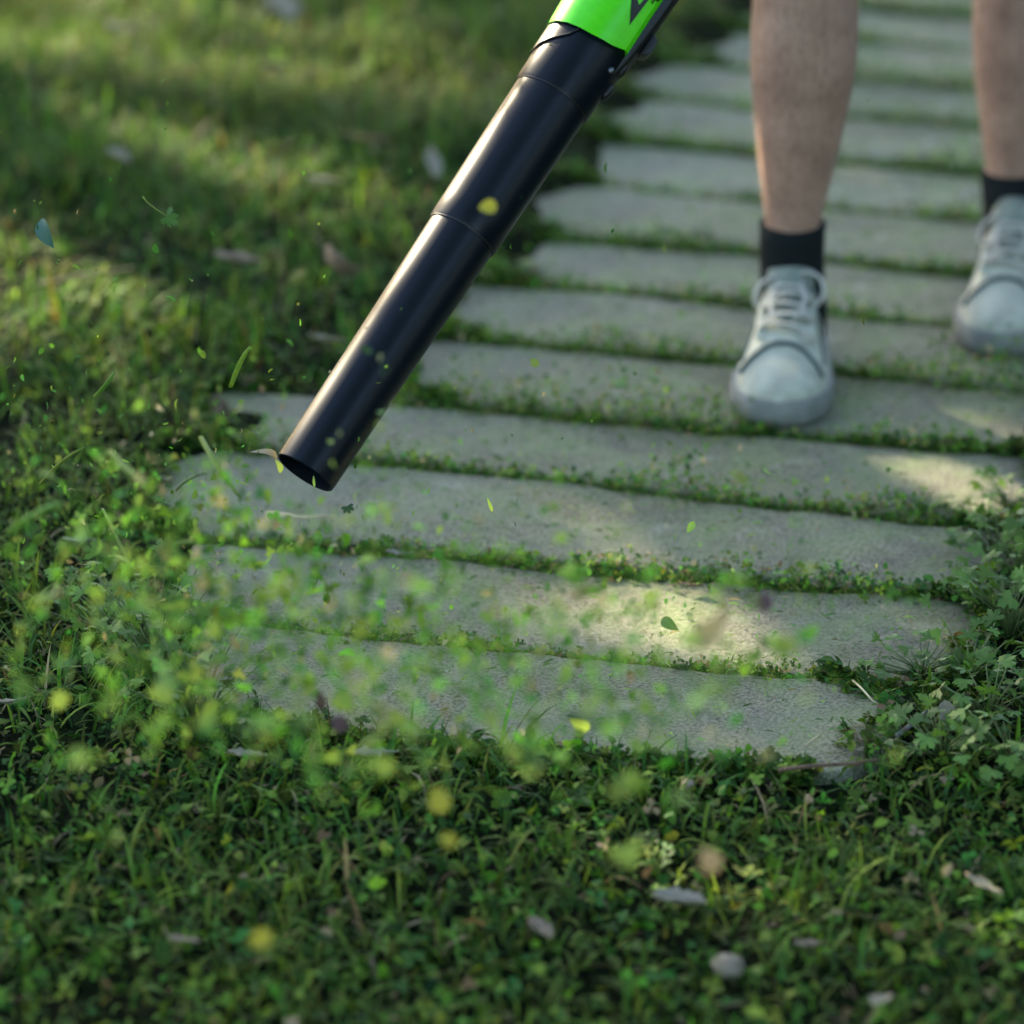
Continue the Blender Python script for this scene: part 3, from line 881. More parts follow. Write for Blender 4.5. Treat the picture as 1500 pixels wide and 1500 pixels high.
# locking tongue on the collar, outlined by a curved seam
def on_collar(apx, spx, r=0.0424):
    x = max(-r * 0.995, min(r * 0.995, apx * PXM))
    return np.array([x, -math.sqrt(max(0, r * r - x * x)), spx * PXM])
pts = [(-63, 690), (-58, 703), (-50, 712), (-40, 720), (-31, 727), (-24, 738), (-20, 752), (-18, 772), (-17, 800)]
mb = MB(); n = len(pts)
top = [on_collar(a, s, 0.0431) for a, s in pts]; up = [on_collar(-64 + i * 0.5, 775 + 3 * i, 0.0431) for i in range(n)]
ups = [(-64 + i * 0.5, 775 + 3 * i) for i in range(n)]
V = [on_collar(a * (1 - f) + c_ * f, s * (1 - f) + d_ * f, 0.0431) for f in np.linspace(0, 1, 9) for (a, s), (c_, d_) in zip(pts, ups)]
mb.add(V, [(r_ * n + i, r_ * n + i + 1, (r_ + 1) * n + i + 1, (r_ + 1) * n + i) for r_ in range(8) for i in range(n - 1)])
o = mb.build('locking_tongue', M['tube'], blower)
mb = MB(); mb.tube([on_collar(a, s, 0.0429) for a, s in pts], 0.0011, 6); mb.build('tongue_seam', M['tube2'], blower)
# housing
def hsec(sc, s):
    pts = [(-0.0400, 0.006), (-0.0405, -0.010), (-0.0360, -0.024), (-0.0270, -0.0355), (-0.0150, -0.0425), (-0.002, -0.0455), (0.010, -0.0455), (0.020, -0.0425), (0.0335, -0.0355),
           (0.0372, -0.0300), (0.0374, 0.0), (0.0374, 0.026), (0.0300, 0.038), (0.012, 0.046), (-0.010, 0.046), (-0.030, 0.036), (-0.038, 0.022)]
    return [np.array([(x * sc[0] if x < 0 else x), y * sc[1], s]) for x, y in pts]
g0 = LEN - 0.010
mb = MB()
secs = [((1.08, 1.06), g0 - 0.006), ((1.1, 1.08), g0), ((1.14, 1.1), g0 + 0.03), ((1.3, 1.25), g0 + 0.10), ((1.55, 1.5), g0 + 0.18), ((1.65, 1.6), g0 + 0.25), ((1.5, 1.45), g0 + 0.31), ((1.1, 1.1), g0 + 0.345)]
rings = []
for sc, s in secs:
    ring = hsec(sc, s)
    if s <= g0 + 0.001:
        for k, p in enumerate(ring):     # the lower rim rises on one side and dips to a point at the ridge
            p[2] += -0.012 + (0.012 + p[0] * 0.16 if p[0] > 0.0 else 0.012) + (0.004 if p[0] > 0.03 else 0)
    rings.append(ring)
inner = [np.array([p[0] * 0.9, p[1] * 0.9, p[2] + 0.004]) for p in rings[0]]
mb.rings([inner] + rings, False, True)
house = mb.build('housing', M['green'], blower)
autosmooth(house, 24)
# black inset panel, its point downwards
def on_house(x, s, lift=0.0008):
    k = 1.1 + (s - g0) * 1.2
    xs_ = [-0.0270, -0.0150, -0.002, 0.010, 0.020, 0.0335, 0.0372]; ys_ = [-0.0355, -0.0425, -0.0455, -0.0455, -0.0425, -0.0355, -0.0300]
    ky = np.interp(s, [g0, g0 + 0.03, g0 + 0.10, g0 + 0.18, g0 + 0.25], [1.08, 1.1, 1.25, 1.5, 1.6])
    return np.array([x, np.interp(x, xs_, ys_) * ky - lift, s])
mb = MB()
tip = (34, 806)
L_ = [(34 - (s - 784) * 0.60, s) for s in np.linspace(784, 880, 9)]
R_ = [(34 + (s - 784) * 0.06, s) for s in np.linspace(784, 880, 9)]
V = [on_house(a * PXM, s * PXM) for a, s in L_] + [on_house(a * PXM, s * PXM) for a, s in R_]
mb.add(V, [(i, 9 + i, 10 + i, i + 1) for i in range(8)])
mb.build('inset_panel', M['tube2'], house, smooth=False)
# printed black letters running up the edge of the panel, cut by the top of the picture
mb = MB()
for k, (dx, ds, hx, hs) in enumerate([(41, 842, 1.2, 5), (44, 846, 3.2, 1.2), (46.5, 850, 1.2, 4), (41, 858, 1.2, 4), (44, 861, 3, 1.2), (41, 872, 1.2, 4), (45, 873, 1.2, 5), (43, 884, 3, 1.2), (41, 890, 1.2, 4), (45, 897, 1.2, 4)]):
    c = on_house((dx + 2.5) * PXM, (ds - 6) * PXM, 0.0012)
    mb.box(c, (hx * PXM * 0.8, 0.0012, hs * PXM))
mb.build('lettering', M['tube2'], house, smooth=False)
mb = MB(); mb.box(on_house(0.002, 826 * PXM, 0.001), (0.004, 0.0008, 0.0014)); mb.box(on_house(0.005, 829 * PXM, 0.001), (0.001, 0.0008, 0.003))
mb.build('lettering', M['tube2'], house, smooth=False)
# black spine down the right flank, with its release catch, bosses and screw
mb = MB()
mb.rings([[(0.0340, -0.020, s), (0.0420 + ex, -0.018, s), (0.0470 + ex, -0.006, s), (0.0470 + ex, 0.014, s), (0.0420 + ex, 0.024, s), (0.034, 0.026, s)]
          for s, ex in ((0.685 * LEN / 0.72 * 0.985, -0.0045), (0.97 * LEN, -0.002), (1.0 * LEN, 0.0), (1.08 * LEN, 0.003), (1.25 * LEN, 0.0055), (1.62 * LEN, 0.008))])
sp = mb.build('spine', M['tube2'], blower, bevel=0.0015)
mb = MB(); mb.rings([[(0.048 + 0.008 * f, -0.010, 795 * PXM + d) for f, d in ((0, -0.012), (0.9, -0.008), (1.15, 0.0), (0.9, 0.010), (0, 0.014))],
                     [(0.048 + 0.008 * f, 0.012, 795 * PXM + d) for f, d in ((0, -0.012), (0.9, -0.008), (1.15, 0.0), (0.9, 0.010), (0, 0.014))]])
mb.build('release_catch', M['tube2'], blower, bevel=0.001)
for s_ in (742, 703):
    mb = MB(); mb.ball((0.0415, -0.006, s_ * PXM), (0.0055, 0.008, 0.010)); mb.build('boss', M['tube2'], blower)
mb = MB(); mb.ball((0.0325, -0.0275, 722 * PXM), (0.0035, 0.003, 0.0035)); mb.build('screw', M['metal'], blower)
# handle, motor end and battery, above the picture
hz = LEN + 0.20
H0 = np.array([0.0, -0.02, LEN + 0.06]); H1 = np.array([0.01, -0.115, LEN + 0.15]); H2 = np.array([0.012, -0.135, LEN + 0.27]); H3 = np.array([0.0, -0.05, LEN + 0.36])
mb = MB(); mb.tube([H0, (H0 + H1) / 2, H1, (H1 + H2) / 2, H2, (H2 + H3) / 2 + np.array([0, -0.02, 0.02]), H3], [0.018, 0.017, 0.0165, 0.0165, 0.018, 0.022, 0.03], 14)
mb.build('handle', M['tube2'], blower)
mb = MB(); mb.box((0.0, 0.0, LEN + 0.39), (0.045, 0.04, 0.055)); mb.build('battery', M['tube2'], blower, bevel=0.006)

# ------------------------------------------------------------------ person
def remeshed(name, mb, voxel, smooth_it=6):
    me = mb.mesh(name + '_raw')
    o = bpy.data.objects.new(name + '_raw', me); col.objects.link(o)
    rm = o.modifiers.new('r', 'REMESH'); rm.mode = 'VOXEL'; rm.voxel_size = voxel; rm.use_smooth_shade = True
    sm = o.modifiers.new('s', 'SMOOTH'); sm.factor = 0.5; sm.iterations = smooth_it
    dg = bpy.context.evaluated_depsgraph_get()
    res = bpy.data.meshes.new_from_object(o.evaluated_get(dg))
    res.name = name
    bpy.data.objects.remove(o)
    res.polygons.foreach_set('use_smooth', np.ones(len(res.polygons), bool))
    return res

def shoe_frame(toe_px, ank_px, ank_z):
    toe = ground(*toe_px)
    d = None
    # ankle centre lies 0.20 m behind the toe tip
    best = None
    for zc in np.linspace(3.9, 5.2, 400):
        p = at(*ank_px, zc)
        e = abs(p[2] - ank_z)
        if best is None or e < best[0]: best = (e, p)
    ank = best[1]
    v = ank - toe; v[2] = 0
    l = np.linalg.norm(v); v /= l
    return toe, ank, v
toe1, ank1, back1 = shoe_frame((1139, 626), (1161, 392), 0.115)
toe2, ank2, back2 = shoe_frame((1462, 523), (1490, 300), 0.115)
print('ankles', ank1, ank2, np.linalg.norm((ank1 - toe1)[:2]), np.linalg.norm((ank2 - toe2)[:2]))

# legs from the outlines: (py, left px, right px)
leg_px = [(-130, 1108, 1238), (-90, 1106, 1244), (-50, 1106, 1252), (0, 1105, 1254), (50, 1102, 1254), (100, 1102, 1251), (150, 1104, 1243), (200, 1108, 1232), (250, 1112, 1221), (300, 1117, 1208), (326, 1119, 1203), (345, 1120, 1201), (380, 1120, 1200), (420, 1122, 1200)]
leg2_px = [(-230, 1432, 1562), (-190, 1428, 1568), (-150, 1426, 1574), (-100, 1425, 1576), (-50, 1426, 1576), (0, 1427, 1574), (50, 1425, 1570), (100, 1426, 1562), (150, 1431, 1554), (200, 1437, 1542), (250, 1443, 1533), (290, 1446, 1530), (330, 1448, 1530)]
def leg_rings(tab, ank, knee_dy):
    res = []
    for py, xl, xr in tab:
        cx = (xl + xr) / 2
        f = (420 - py) / 500
        Y = ank[1] + knee_dy * max(0, f)
        d = ray(cx, py); p = CAMP + d * (Y / d[1])
        zc = np.dot(p - CAMP, FWD)
        res.append((p, (xr - xl) / 2 / FPX * zc * 0.95))
    return res
lr1 = leg_rings(leg_px, ank1, -0.03)
lr2 = leg_rings(leg2_px, ank2, 0.02)
def leg_chain(lr):
    pts = [p for p, r in lr][::-1]; rad = [(r, r * (1.0 + 0.10 * min(1, i / 8))) for i, (p, r) in enumerate(lr[::-1])]
    return pts, rad
pel = np.array([0.48, 4.20, 0.90])
mb = MB()
for lr, hipx in ((lr1, -0.09), (lr2, 0.10)):
    pts, rad = leg_chain(lr)
    knee = pts[-1]; hip = pel + np.array([hipx, 0, 0.0])
    pts = pts + [knee * 0.86 + hip * 0.14, knee * 0.5 + hip * 0.5, knee * 0.15 + hip * 0.85, hip + np.array([0, 0, 0.05])]
    k = rad[-1][0]
    rad = rad + [(0.058, 0.062), (0.072, 0.075), (0.085, 0.088), (0.09, 0.09)]
    foot = pts[0]
    mb.tube(pts, rad, 20)
    mb.tube([foot, foot - np.array([0, 0, 0.05])], [rad[0], rad[0]], 16)
# torso, neck, head
mb.tube([pel + [0, 0, -0.06], pel + [0, 0, 0.05], pel + [-0.01, -0.02, 0.2], pel + [-0.02, -0.05, 0.36], pel + [-0.03, -0.07, 0.50], pel + [-0.03, -0.07, 0.56]],
        [(0.15, 0.10), (0.165, 0.115), (0.145, 0.10), (0.165, 0.115), (0.17, 0.10), (0.09, 0.07)], 20)
neck = pel + np.array([-0.03, -0.075, 0.56])
mb.tube([neck, neck + [0, -0.02, 0.12]], [0.058, 0.055], 14)
head = neck + np.array([0, -0.045, 0.22])
mb.ball(head, (0.074, 0.095, 0.115), 18, 14)
mb.ball(head + [0, -0.094, -0.015], (0.014, 0.02, 0.022)); mb.ball(head + [0, -0.07, -0.075], (0.045, 0.035, 0.03))
for sx in (-1, 1): mb.ball(head + [sx * 0.076, 0.005, -0.01], (0.012, 0.022, 0.032))
# arms and hands; the hand on the image's left grips the blower handle
to_w = lambda p: np.array(BM @ Vector(p))
hA, hB = to_w((H1 + (H0 - H1) * 0.02)), to_w(H2)
hc = (hA + hB) / 2; hd = (hB - hA) / np.linalg.norm(hB - hA)
shoR = pel + np.array([-0.20, -0.06, 0.50]); shoL = pel + np.array([0.17, -0.06, 0.50])
up_ = np.array([0, 0.35, 1.0]); e1 = up_ - hd * np.dot(up_, hd); e1 /= np.linalg.norm(e1); e2 = np.cross(hd, e1)
palm = hc + e1 * 0.034
elb = (shoR + palm) / 2 + np.array([-0.10, 0.06, -0.02])
wrist = palm + (elb - palm) / np.linalg.norm(elb - palm) * 0.07
mb.tube([shoR, shoR * 0.6 + elb * 0.4, elb, elb * 0.6 + wrist * 0.4, wrist, palm], [0.055, 0.047, 0.040, 0.040, 0.029, 0.03], 14)
mb.tube([palm - hd * 0.04, palm, palm + hd * 0.04], [(0.016, 0.03), (0.018, 0.032), (0.016, 0.03)], 10)
for k in range(4):
    off = hd * (-0.036 + 0.024 * k); rr = 0.0275
    mb.tube([hc + off + e1 * rr * math.cos(a) + e2 * rr * math.sin(a) for a in np.linspace(0.2, (3.9, 4.3, 4.2, 3.7)[k], 9)], np.linspace(0.0100, 0.0078, 9), 8)
mb.tube([hc + hd * (0.045 + 0.004 * i) + e1 * 0.0275 * math.cos(a) + e2 * 0.0275 * math.sin(a) for i, a in enumerate(np.linspace(0.0, -2.4, 6))], np.linspace(0.012, 0.009, 6), 8)
elb2 = shoL + np.array([0.07, 0.03, -0.29]); wr2 = elb2 + np.array([0.0, -0.10, -0.23]); pm2 = wr2 + np.array([-0.005, -0.03, -0.07])
mb.tube([shoL, (shoL + elb2) / 2, elb2, elb2 * 0.6 + wr2 * 0.4, wr2, pm2], [0.055, 0.047, 0.040, 0.040, 0.028, (0.018, 0.036)], 14)
for k in range(4):
    b0 = pm2 + np.array([0, 0.03 - 0.021 * k, -0.02]); l = (0.062, 0.075, 0.08, 0.072)[k]
    mb.tube([b0, b0 + [-0.005, -0.004, -l * 0.5], b0 + [-0.018, -0.008, -l * 0.8], b0 + [-0.032, -0.01, -l]], [0.0095, 0.009, 0.0085, 0.0075], 8)
mb.tube([wr2 + [-0.005, -0.02, -0.03], pm2 + [-0.02, -0.05, 0.0], pm2 + [-0.025, -0.055, -0.035]], [0.013, 0.0105, 0.009], 8)
body = remeshed('person', mb, 0.006, 4)
person = obj('person', body, M['skin'])
tag(person, 'person in ankle socks and worn sneakers standing on the slabs, holding the leaf blower', 'person')
def leg_hair():
    me = person.data
    n = len(me.polygons)
    c = np.zeros(n * 3); me.polygons.foreach_get('center', c); c = c.reshape(-1, 3)
    nr = np.zeros(n * 3); me.polygons.foreach_get('normal', nr); nr = nr.reshape(-1, 3)
    ok = np.where((c[:, 2] > 0.17) & (c[:, 2] < 0.62) & (c[:, 1] < 4.6))[0]
    k = rng.choice(ok, 5200)
    P = c[k] + rng.normal(0, 0.003, (len(k), 3)); Nn = nr[k]
    P = P - Nn * 0.001
    d = Nn * rng.uniform(0.35, 0.8, (len(k), 1)) + np.array([0, 0, -1.0]) + rng.normal(0, 0.25, (len(k), 3)); d /= np.linalg.norm(d, axis=1)[:, None]
    sd = np.cross(d, Nn); sd /= np.linalg.norm(sd, axis=1)[:, None] + 1e-9
    th = np.cross(sd, d)
    l = rng.uniform(0.006, 0.014, len(k))[:, None]; w = 0.00022
    Ms = np.stack([sd * w, th * l, d * l], 2)
    V, q, t, cc_ = scatter([(blade_template(0.5, 0, 3), Ms, P, np.ones((len(k), 3)))])
    o = obj('leg_hair', mesh_np('leg_hair', V, q, t), M['hair'], person); o['kind'] = 'stuff'
leg_hair()
# clothing
mb = MB()
for lr, hipx in ((lr1, -0.09), (lr2, 0.10)):
    knee = lr[0][0]; hip = pel + np.array([hipx, 0, 0.0])
    mb.tube([knee * 0.72 + hip * 0.28, knee * 0.4 + hip * 0.6, hip + [0, 0, 0.03]], [(0.088, 0.095), (0.097, 0.103), (0.105, 0.11)], 20)
mb.tube([pel + [0, 0, -0.08], pel + [0, 0, 0.05], pel + [0, -0.01, 0.13]], [(0.165, 0.125), (0.178, 0.13), (0.165, 0.118)], 20)
obj('shorts', remeshed('shorts', mb, 0.01, 4), M['cloth'], person)
mb = MB()
mb.tube([pel + [0, 0, 0.07], pel + [-0.01, -0.02, 0.2], pel + [-0.02, -0.05, 0.36], pel + [-0.03, -0.07, 0.50], pel + [-0.03, -0.07, 0.555]],
        [(0.185, 0.135), (0.17, 0.125), (0.185, 0.135), (0.185, 0.115), (0.10, 0.085)], 20)
mb.tube([shoR, shoR * 0.55 + elb * 0.45], [0.07, 0.066], 14); mb.tube([shoL, shoL * 0.5 + elb2 * 0.5], [0.07, 0.066], 14)
obj('shirt', remeshed('shirt', mb, 0.01, 4), M['shirt'], person)
mb = MB(); mb.ball(head + [0, 0.015, 0.03], (0.082, 0.098, 0.105), 16, 10)
obj('hair', remeshed('hair', mb, 0.01, 2), M['hair'], person)

# sneakers
YS = np.array([0.0, 0.008, 0.025, 0.06, 0.10, 0.14, 0.175, 0.205, 0.235, 0.258, 0.275, 0.286, 0.292])
WS = np.array([0.012, 0.024, 0.034, 0.038, 0.040, 0.0435, 0.048, 0.0515, 0.0515, 0.047, 0.038, 0.026, 0.010])
HS = np.array([0.055, 0.068, 0.072, 0.070, 0.074, 0.078, 0.064, 0.048, 0.036, 0.0285, 0.0225, 0.016, 0.008])
def S(y, th, lift=0.0):
    w = np.interp(y, YS, WS); h = np.interp(y, YS, HS)
    c, s = math.cos(th), math.sin(th)
    # narrow the upper towards the laces
    wx = w * (1 - 0.30 * max(0, s) ** 1.5 * np.interp(y, [0, 0.12, 0.2, 0.26], [0.5, 1, 0.7, 0.2]))
    x = math.copysign(abs(c) ** 0.75, c) * (wx + lift)
    z = 0.026 + (h + lift) * abs(s) ** 0.85
    return np.array([x, y + lift * (1 if y > 0.25 else 0), z])
def make_shoe(toe, back, sockdata):
    ang = math.atan2(-back[0], back[1])     # local +y points from heel to toe
    heel = toe + back * 0.292
    Ml = Matrix.Translation(Vector((heel[0], heel[1], 0.0015))) @ Matrix.Rotation(math.atan2(back[0], -back[1]), 4, 'Z')
    root = empty('sneaker', mat4=Ml)
    yy = np.interp(np.linspace(0, 12, 40), range(13), YS)
    mb = MB()
    rings = []
    for y in yy: rings.append([S(y, th) for th in np.linspace(0, math.pi, 25)])
    n = 25; V = [p for r in rings for p in r]
    mb.add(V, [(i * n + j, (i + 1) * n + j, (i + 1) * n + j + 1, i * n + j + 1) for i in range(len(rings) - 1) for j in range(n - 1)])
    e0 = (len(rings) - 1) * n; cp = np.mean(rings[-1], axis=0) + np.array([0, 0.003, -0.002])
    mb.v.append(tuple(cp)); mb.t += [(len(mb.v) - 1, e0 + j + 1, e0 + j) for j in range(n - 1)]
    upper = mb.build('upper', M['leather'], root)
    # sole: welt, side wall and tread
    def outline(ex, z):
        pts = [(np.interp(y, YS, WS) + ex, y) for y in yy]
        pl = [(x, y + (ex if y > 0.28 else -ex if y < 0.006 else 0), z) for x, y in pts]
        return pl + [(-x, y, z) for x, y, z in pl[::-1]]
    mb = MB(); mb.rings([outline(0.001, 0.0), outline(0.005, 0.003), outline(0.0065, 0.010), outline(0.006, 0.026), outline(0.0045, 0.0295), outline(-0.006, 0.0305), outline(-0.011, 0.0300)])
    sole = mb.build('sole', M['rubber'], root)
    autosmooth(sole, 50)
    mb = MB(); ol = outline(0.0052, 0.0225); mb.tube([np.array(p) for p in ol[3:37]], 0.0011, 5); mb.tube([np.array(p) for p in ol[43:77]], 0.0011, 5); mb.build('foxing_line', M['leather2'], sole)
    # toe cap seam and facing seams
    mb = MB(); mb.tube([S(0.216 + 0.032 * abs(math.cos(th)) ** 1.6, th, 0.0012) for th in np.linspace(0.42, math.pi - 0.42, 18)], [(0.0016, 0.0046)] * 18, 6)
    mb.build('toe_seam', M['seam'], upper)
    facing = []
    for sg in (1, -1):
        th0 = 0.5 * math.pi - sg * 0.52
        mb = MB(); path_ = [S(y, 0.5 * math.pi - sg * (0.50 + 0.32 * f), 0.0016) for f, y in zip(np.linspace(0, 1, 10) * np.linspace(1, 0.2, 10), np.linspace(0.205, 0.105, 10))]
        mb.tube(path_, [(0.0085, 0.002)] * 10, 8); mb.build('eyestay', M['leather'], upper)
        mb = MB(); mb.tube([S(y, 0.5 * math.pi - sg * (0.86 + 0.25 * (y - 0.1) / 0.1), 0.0008) for y in np.linspace(0.215, 0.09, 10)], 0.0013, 5); mb.build('side_seam', M['seam'], upper)
    # tongue
    mb = MB(); rows = []
    for f in np.linspace(0, 1, 9):
        y = 0.19 - 0.085 * f; z0 = S(y, math.pi / 2, 0.0005)[2] + 0.036 * max(0, f - 0.45) ** 1.5 / 0.41
        wd = 0.020 + 0.010 * f - 0.012 * max(0, f - 0.85) / 0.15
        rows.append([(x * wd, y - 0.006 * x * x * f * 1.5 + 0.0, z0 - 0.007 * x * x) for x in np.linspace(-1, 1, 9)])
    back_rows = [[(x, y - 0.006, z - 0.002) for x, y, z in r] for r in rows]
    mb.rings([list(r) + list(b_[::-1]) for r, b_ in zip(rows, back_rows)])
    mb.build('tongue', M['leather3'], root)
    # collar lip
    mb = MB(); lip = [S(y, th, 0.001) for y, th in [(0.112, 0.95), (0.09, 0.92), (0.06, 0.9), (0.03, 0.95), (0.014, 1.2), (0.012, math.pi / 2), (0.014, math.pi - 1.2), (0.03, math.pi - 0.95), (0.06, math.pi - 0.9), (0.09, math.pi - 0.92), (0.112, math.pi - 0.95)]]
    lip = [p + np.array([0, 0, 0.004]) for p in lip]
    mb.tube(lip, 0.006, 10); mb.build('collar', M['leather2'], root)
    # laces
    for k, y in enumerate((0.118, 0.134, 0.150, 0.166, 0.182, 0.196)):
        mb = MB(); tilt = 0.006 * (1 if k % 2 else -1)
        mb.tube([S(y + tilt * (f - 0.5) * 2, math.pi / 2 - 0.62 + 1.24 * f, 0.0060 + 0.003 * math.sin(math.pi * f)) for f in np.linspace(0, 1, 9)], [(0.0036, 0.0016)] * 9, 7)
        mb.build('lace', M['lace'], root)
    kn = S(0.116, math.pi / 2, 0.010)
    for sg, rise in ((1, 0.0), (-1, 0.004)):
        mb = MB(); mb.tube([kn + np.array([sg * 0.046 * math.sin(a) * (0.5 + 0.5 * math.sin(a / 2)), 0.016 * (1 - math.cos(a)) * 0.9, -0.012 * (1 - math.cos(a)) + rise * math.sin(a) * 3 + 0.008 * math.sin(2 * a)]) for a in np.linspace(0, math.pi, 12)], [(0.003, 0.0014)] * 12, 6)
        mb.build('lace_bow', M['lace'], root)
        mb = MB(); mb.tube([kn, kn + np.array([sg * 0.012, 0.012, 0.001]), S(0.150, math.pi / 2 - sg * 0.35, 0.010), S(0.178, math.pi / 2 - sg * 0.28, 0.008), S(0.186, math.pi / 2 - sg * 0.1, 0.009)], [(0.003, 0.0014)] * 5, 6)
        mb.build('lace_end', M['lace'], root)
    return root
sh1 = make_shoe(toe1, back1, lr1)
tag(sh1, 'worn pale mint sneaker whose whole toe is in view, planted nearer the nozzle', 'sneaker', 'the pair of sneakers')
sh2 = make_shoe(toe2, back2, lr2)
tag(sh2, 'worn pale mint sneaker cut off by the picture edge, on the slab farther back', 'sneaker', 'the pair of sneakers')
# socks
def make_sock(lr, py_top, tab, low):
    root_pts = []; 
    rr = [(p, r) for (p, r), t in zip(lr, tab) if t[0] >= py_top]
    p0, r0 = rr[0]
    z_top = p0[2]
    prof = [(p, r + 0.0035) for p, r in rr]
    base, rb = prof[-1]
    prof += [(base + np.array([0, -0.004, -0.03]), rb + 0.004), (base + np.array([0, -0.01, -0.06]), rb + 0.002)]
    mb = MB(); mb.tube([p for p, r in prof][::-1], [(r, r * 1.12) for p, r in prof][::-1], 24)
    return mb
s_o = make_sock(lr1, 326, leg_px, 430).build('sock', M['knit'])
tag(s_o, 'plain black ankle sock in the sneaker nearer the nozzle', 'sock', 'the pair of socks')
s_o = make_sock(lr2, 250, leg2_px, 330).build('sock', M['knit'])
tag(s_o, 'plain black ankle sock in the sneaker at the picture edge', 'sock', 'the pair of socks')

# ------------------------------------------------------------------ dead leaves, twigs, stones on the ground
def dead_leaf_mesh(ratio, fold, curl, twist, seed):
    r = np.random.default_rng(seed)
    n = 10; V = []; q = []
    for k in range(n + 1):
        s = k / n
        w = max(0.004, math.sin(math.pi * s ** 0.85) ** 0.75 * 0.5 * ratio) * (1 + 0.16 * r.normal())
        a = twist * (s - 0.5)
        row = []
        for x in np.linspace(-1, 1, 7):
            z = fold * w * abs(x) ** 1.4 + curl * (s - 0.5) ** 2 + 0.02 * r.normal() * abs(x)
            X = w * x; row.append((X * math.cos(a) - z * math.sin(a), s - 0.5, X * math.sin(a) + z * math.cos(a)))
        V += row
    for k in range(n):
        for j in range(6): q.append((k * 7 + j, k * 7 + j + 1, (k + 1) * 7 + j + 1, (k + 1) * 7 + j))
    me = mesh_np('dead_leaf', np.array(V), np.array(q), smooth=True)
    return me
def thick(o, t):
    m = o.modifiers.new('solid', 'SOLIDIFY'); m.thickness = t
    return o

def dead_leaf(px, py, size_px, mat, label, ratio=0.55, rz=0.0, tilt=(0.1, 0.1), fold=0.5, curl=0.4, lift=0.012, cat='leaf'):
    p0 = ground(px, py)
    zc = np.dot(p0 - CAMP, FWD)
    L = size_px / FPX * zc
    me = dead_leaf_mesh(ratio, fold, curl, 0.5, int(px * 7 + py))
    o = obj('dead_leaf', me, M[mat])
    onp = bool(on_slab(np.array([[p0[0], p0[1]]]))[0])
    z = (0.004 if onp else float(ground_z(np.array([p0[0]]), np.array([p0[1]]))[0]) + lift)
    p = ground(px, py, z)
    o.location = p
    o.scale = (L, L, L)
    o.rotation_euler = (tilt[0], tilt[1], rz)
    thick(o, 0.012)
    tag(o, label, cat, 'dry leaves on the ground')
    # midrib
    mb = MB(); mb.tube([(0, s - 0.5, curl * (s - 0.5) ** 2 + 0.012) for s in np.linspace(0.0, 1, 8)], np.linspace(0.018, 0.006, 8), 5)
    obj('midrib', mb.mesh('midrib'), M['straw'], o)
    return o
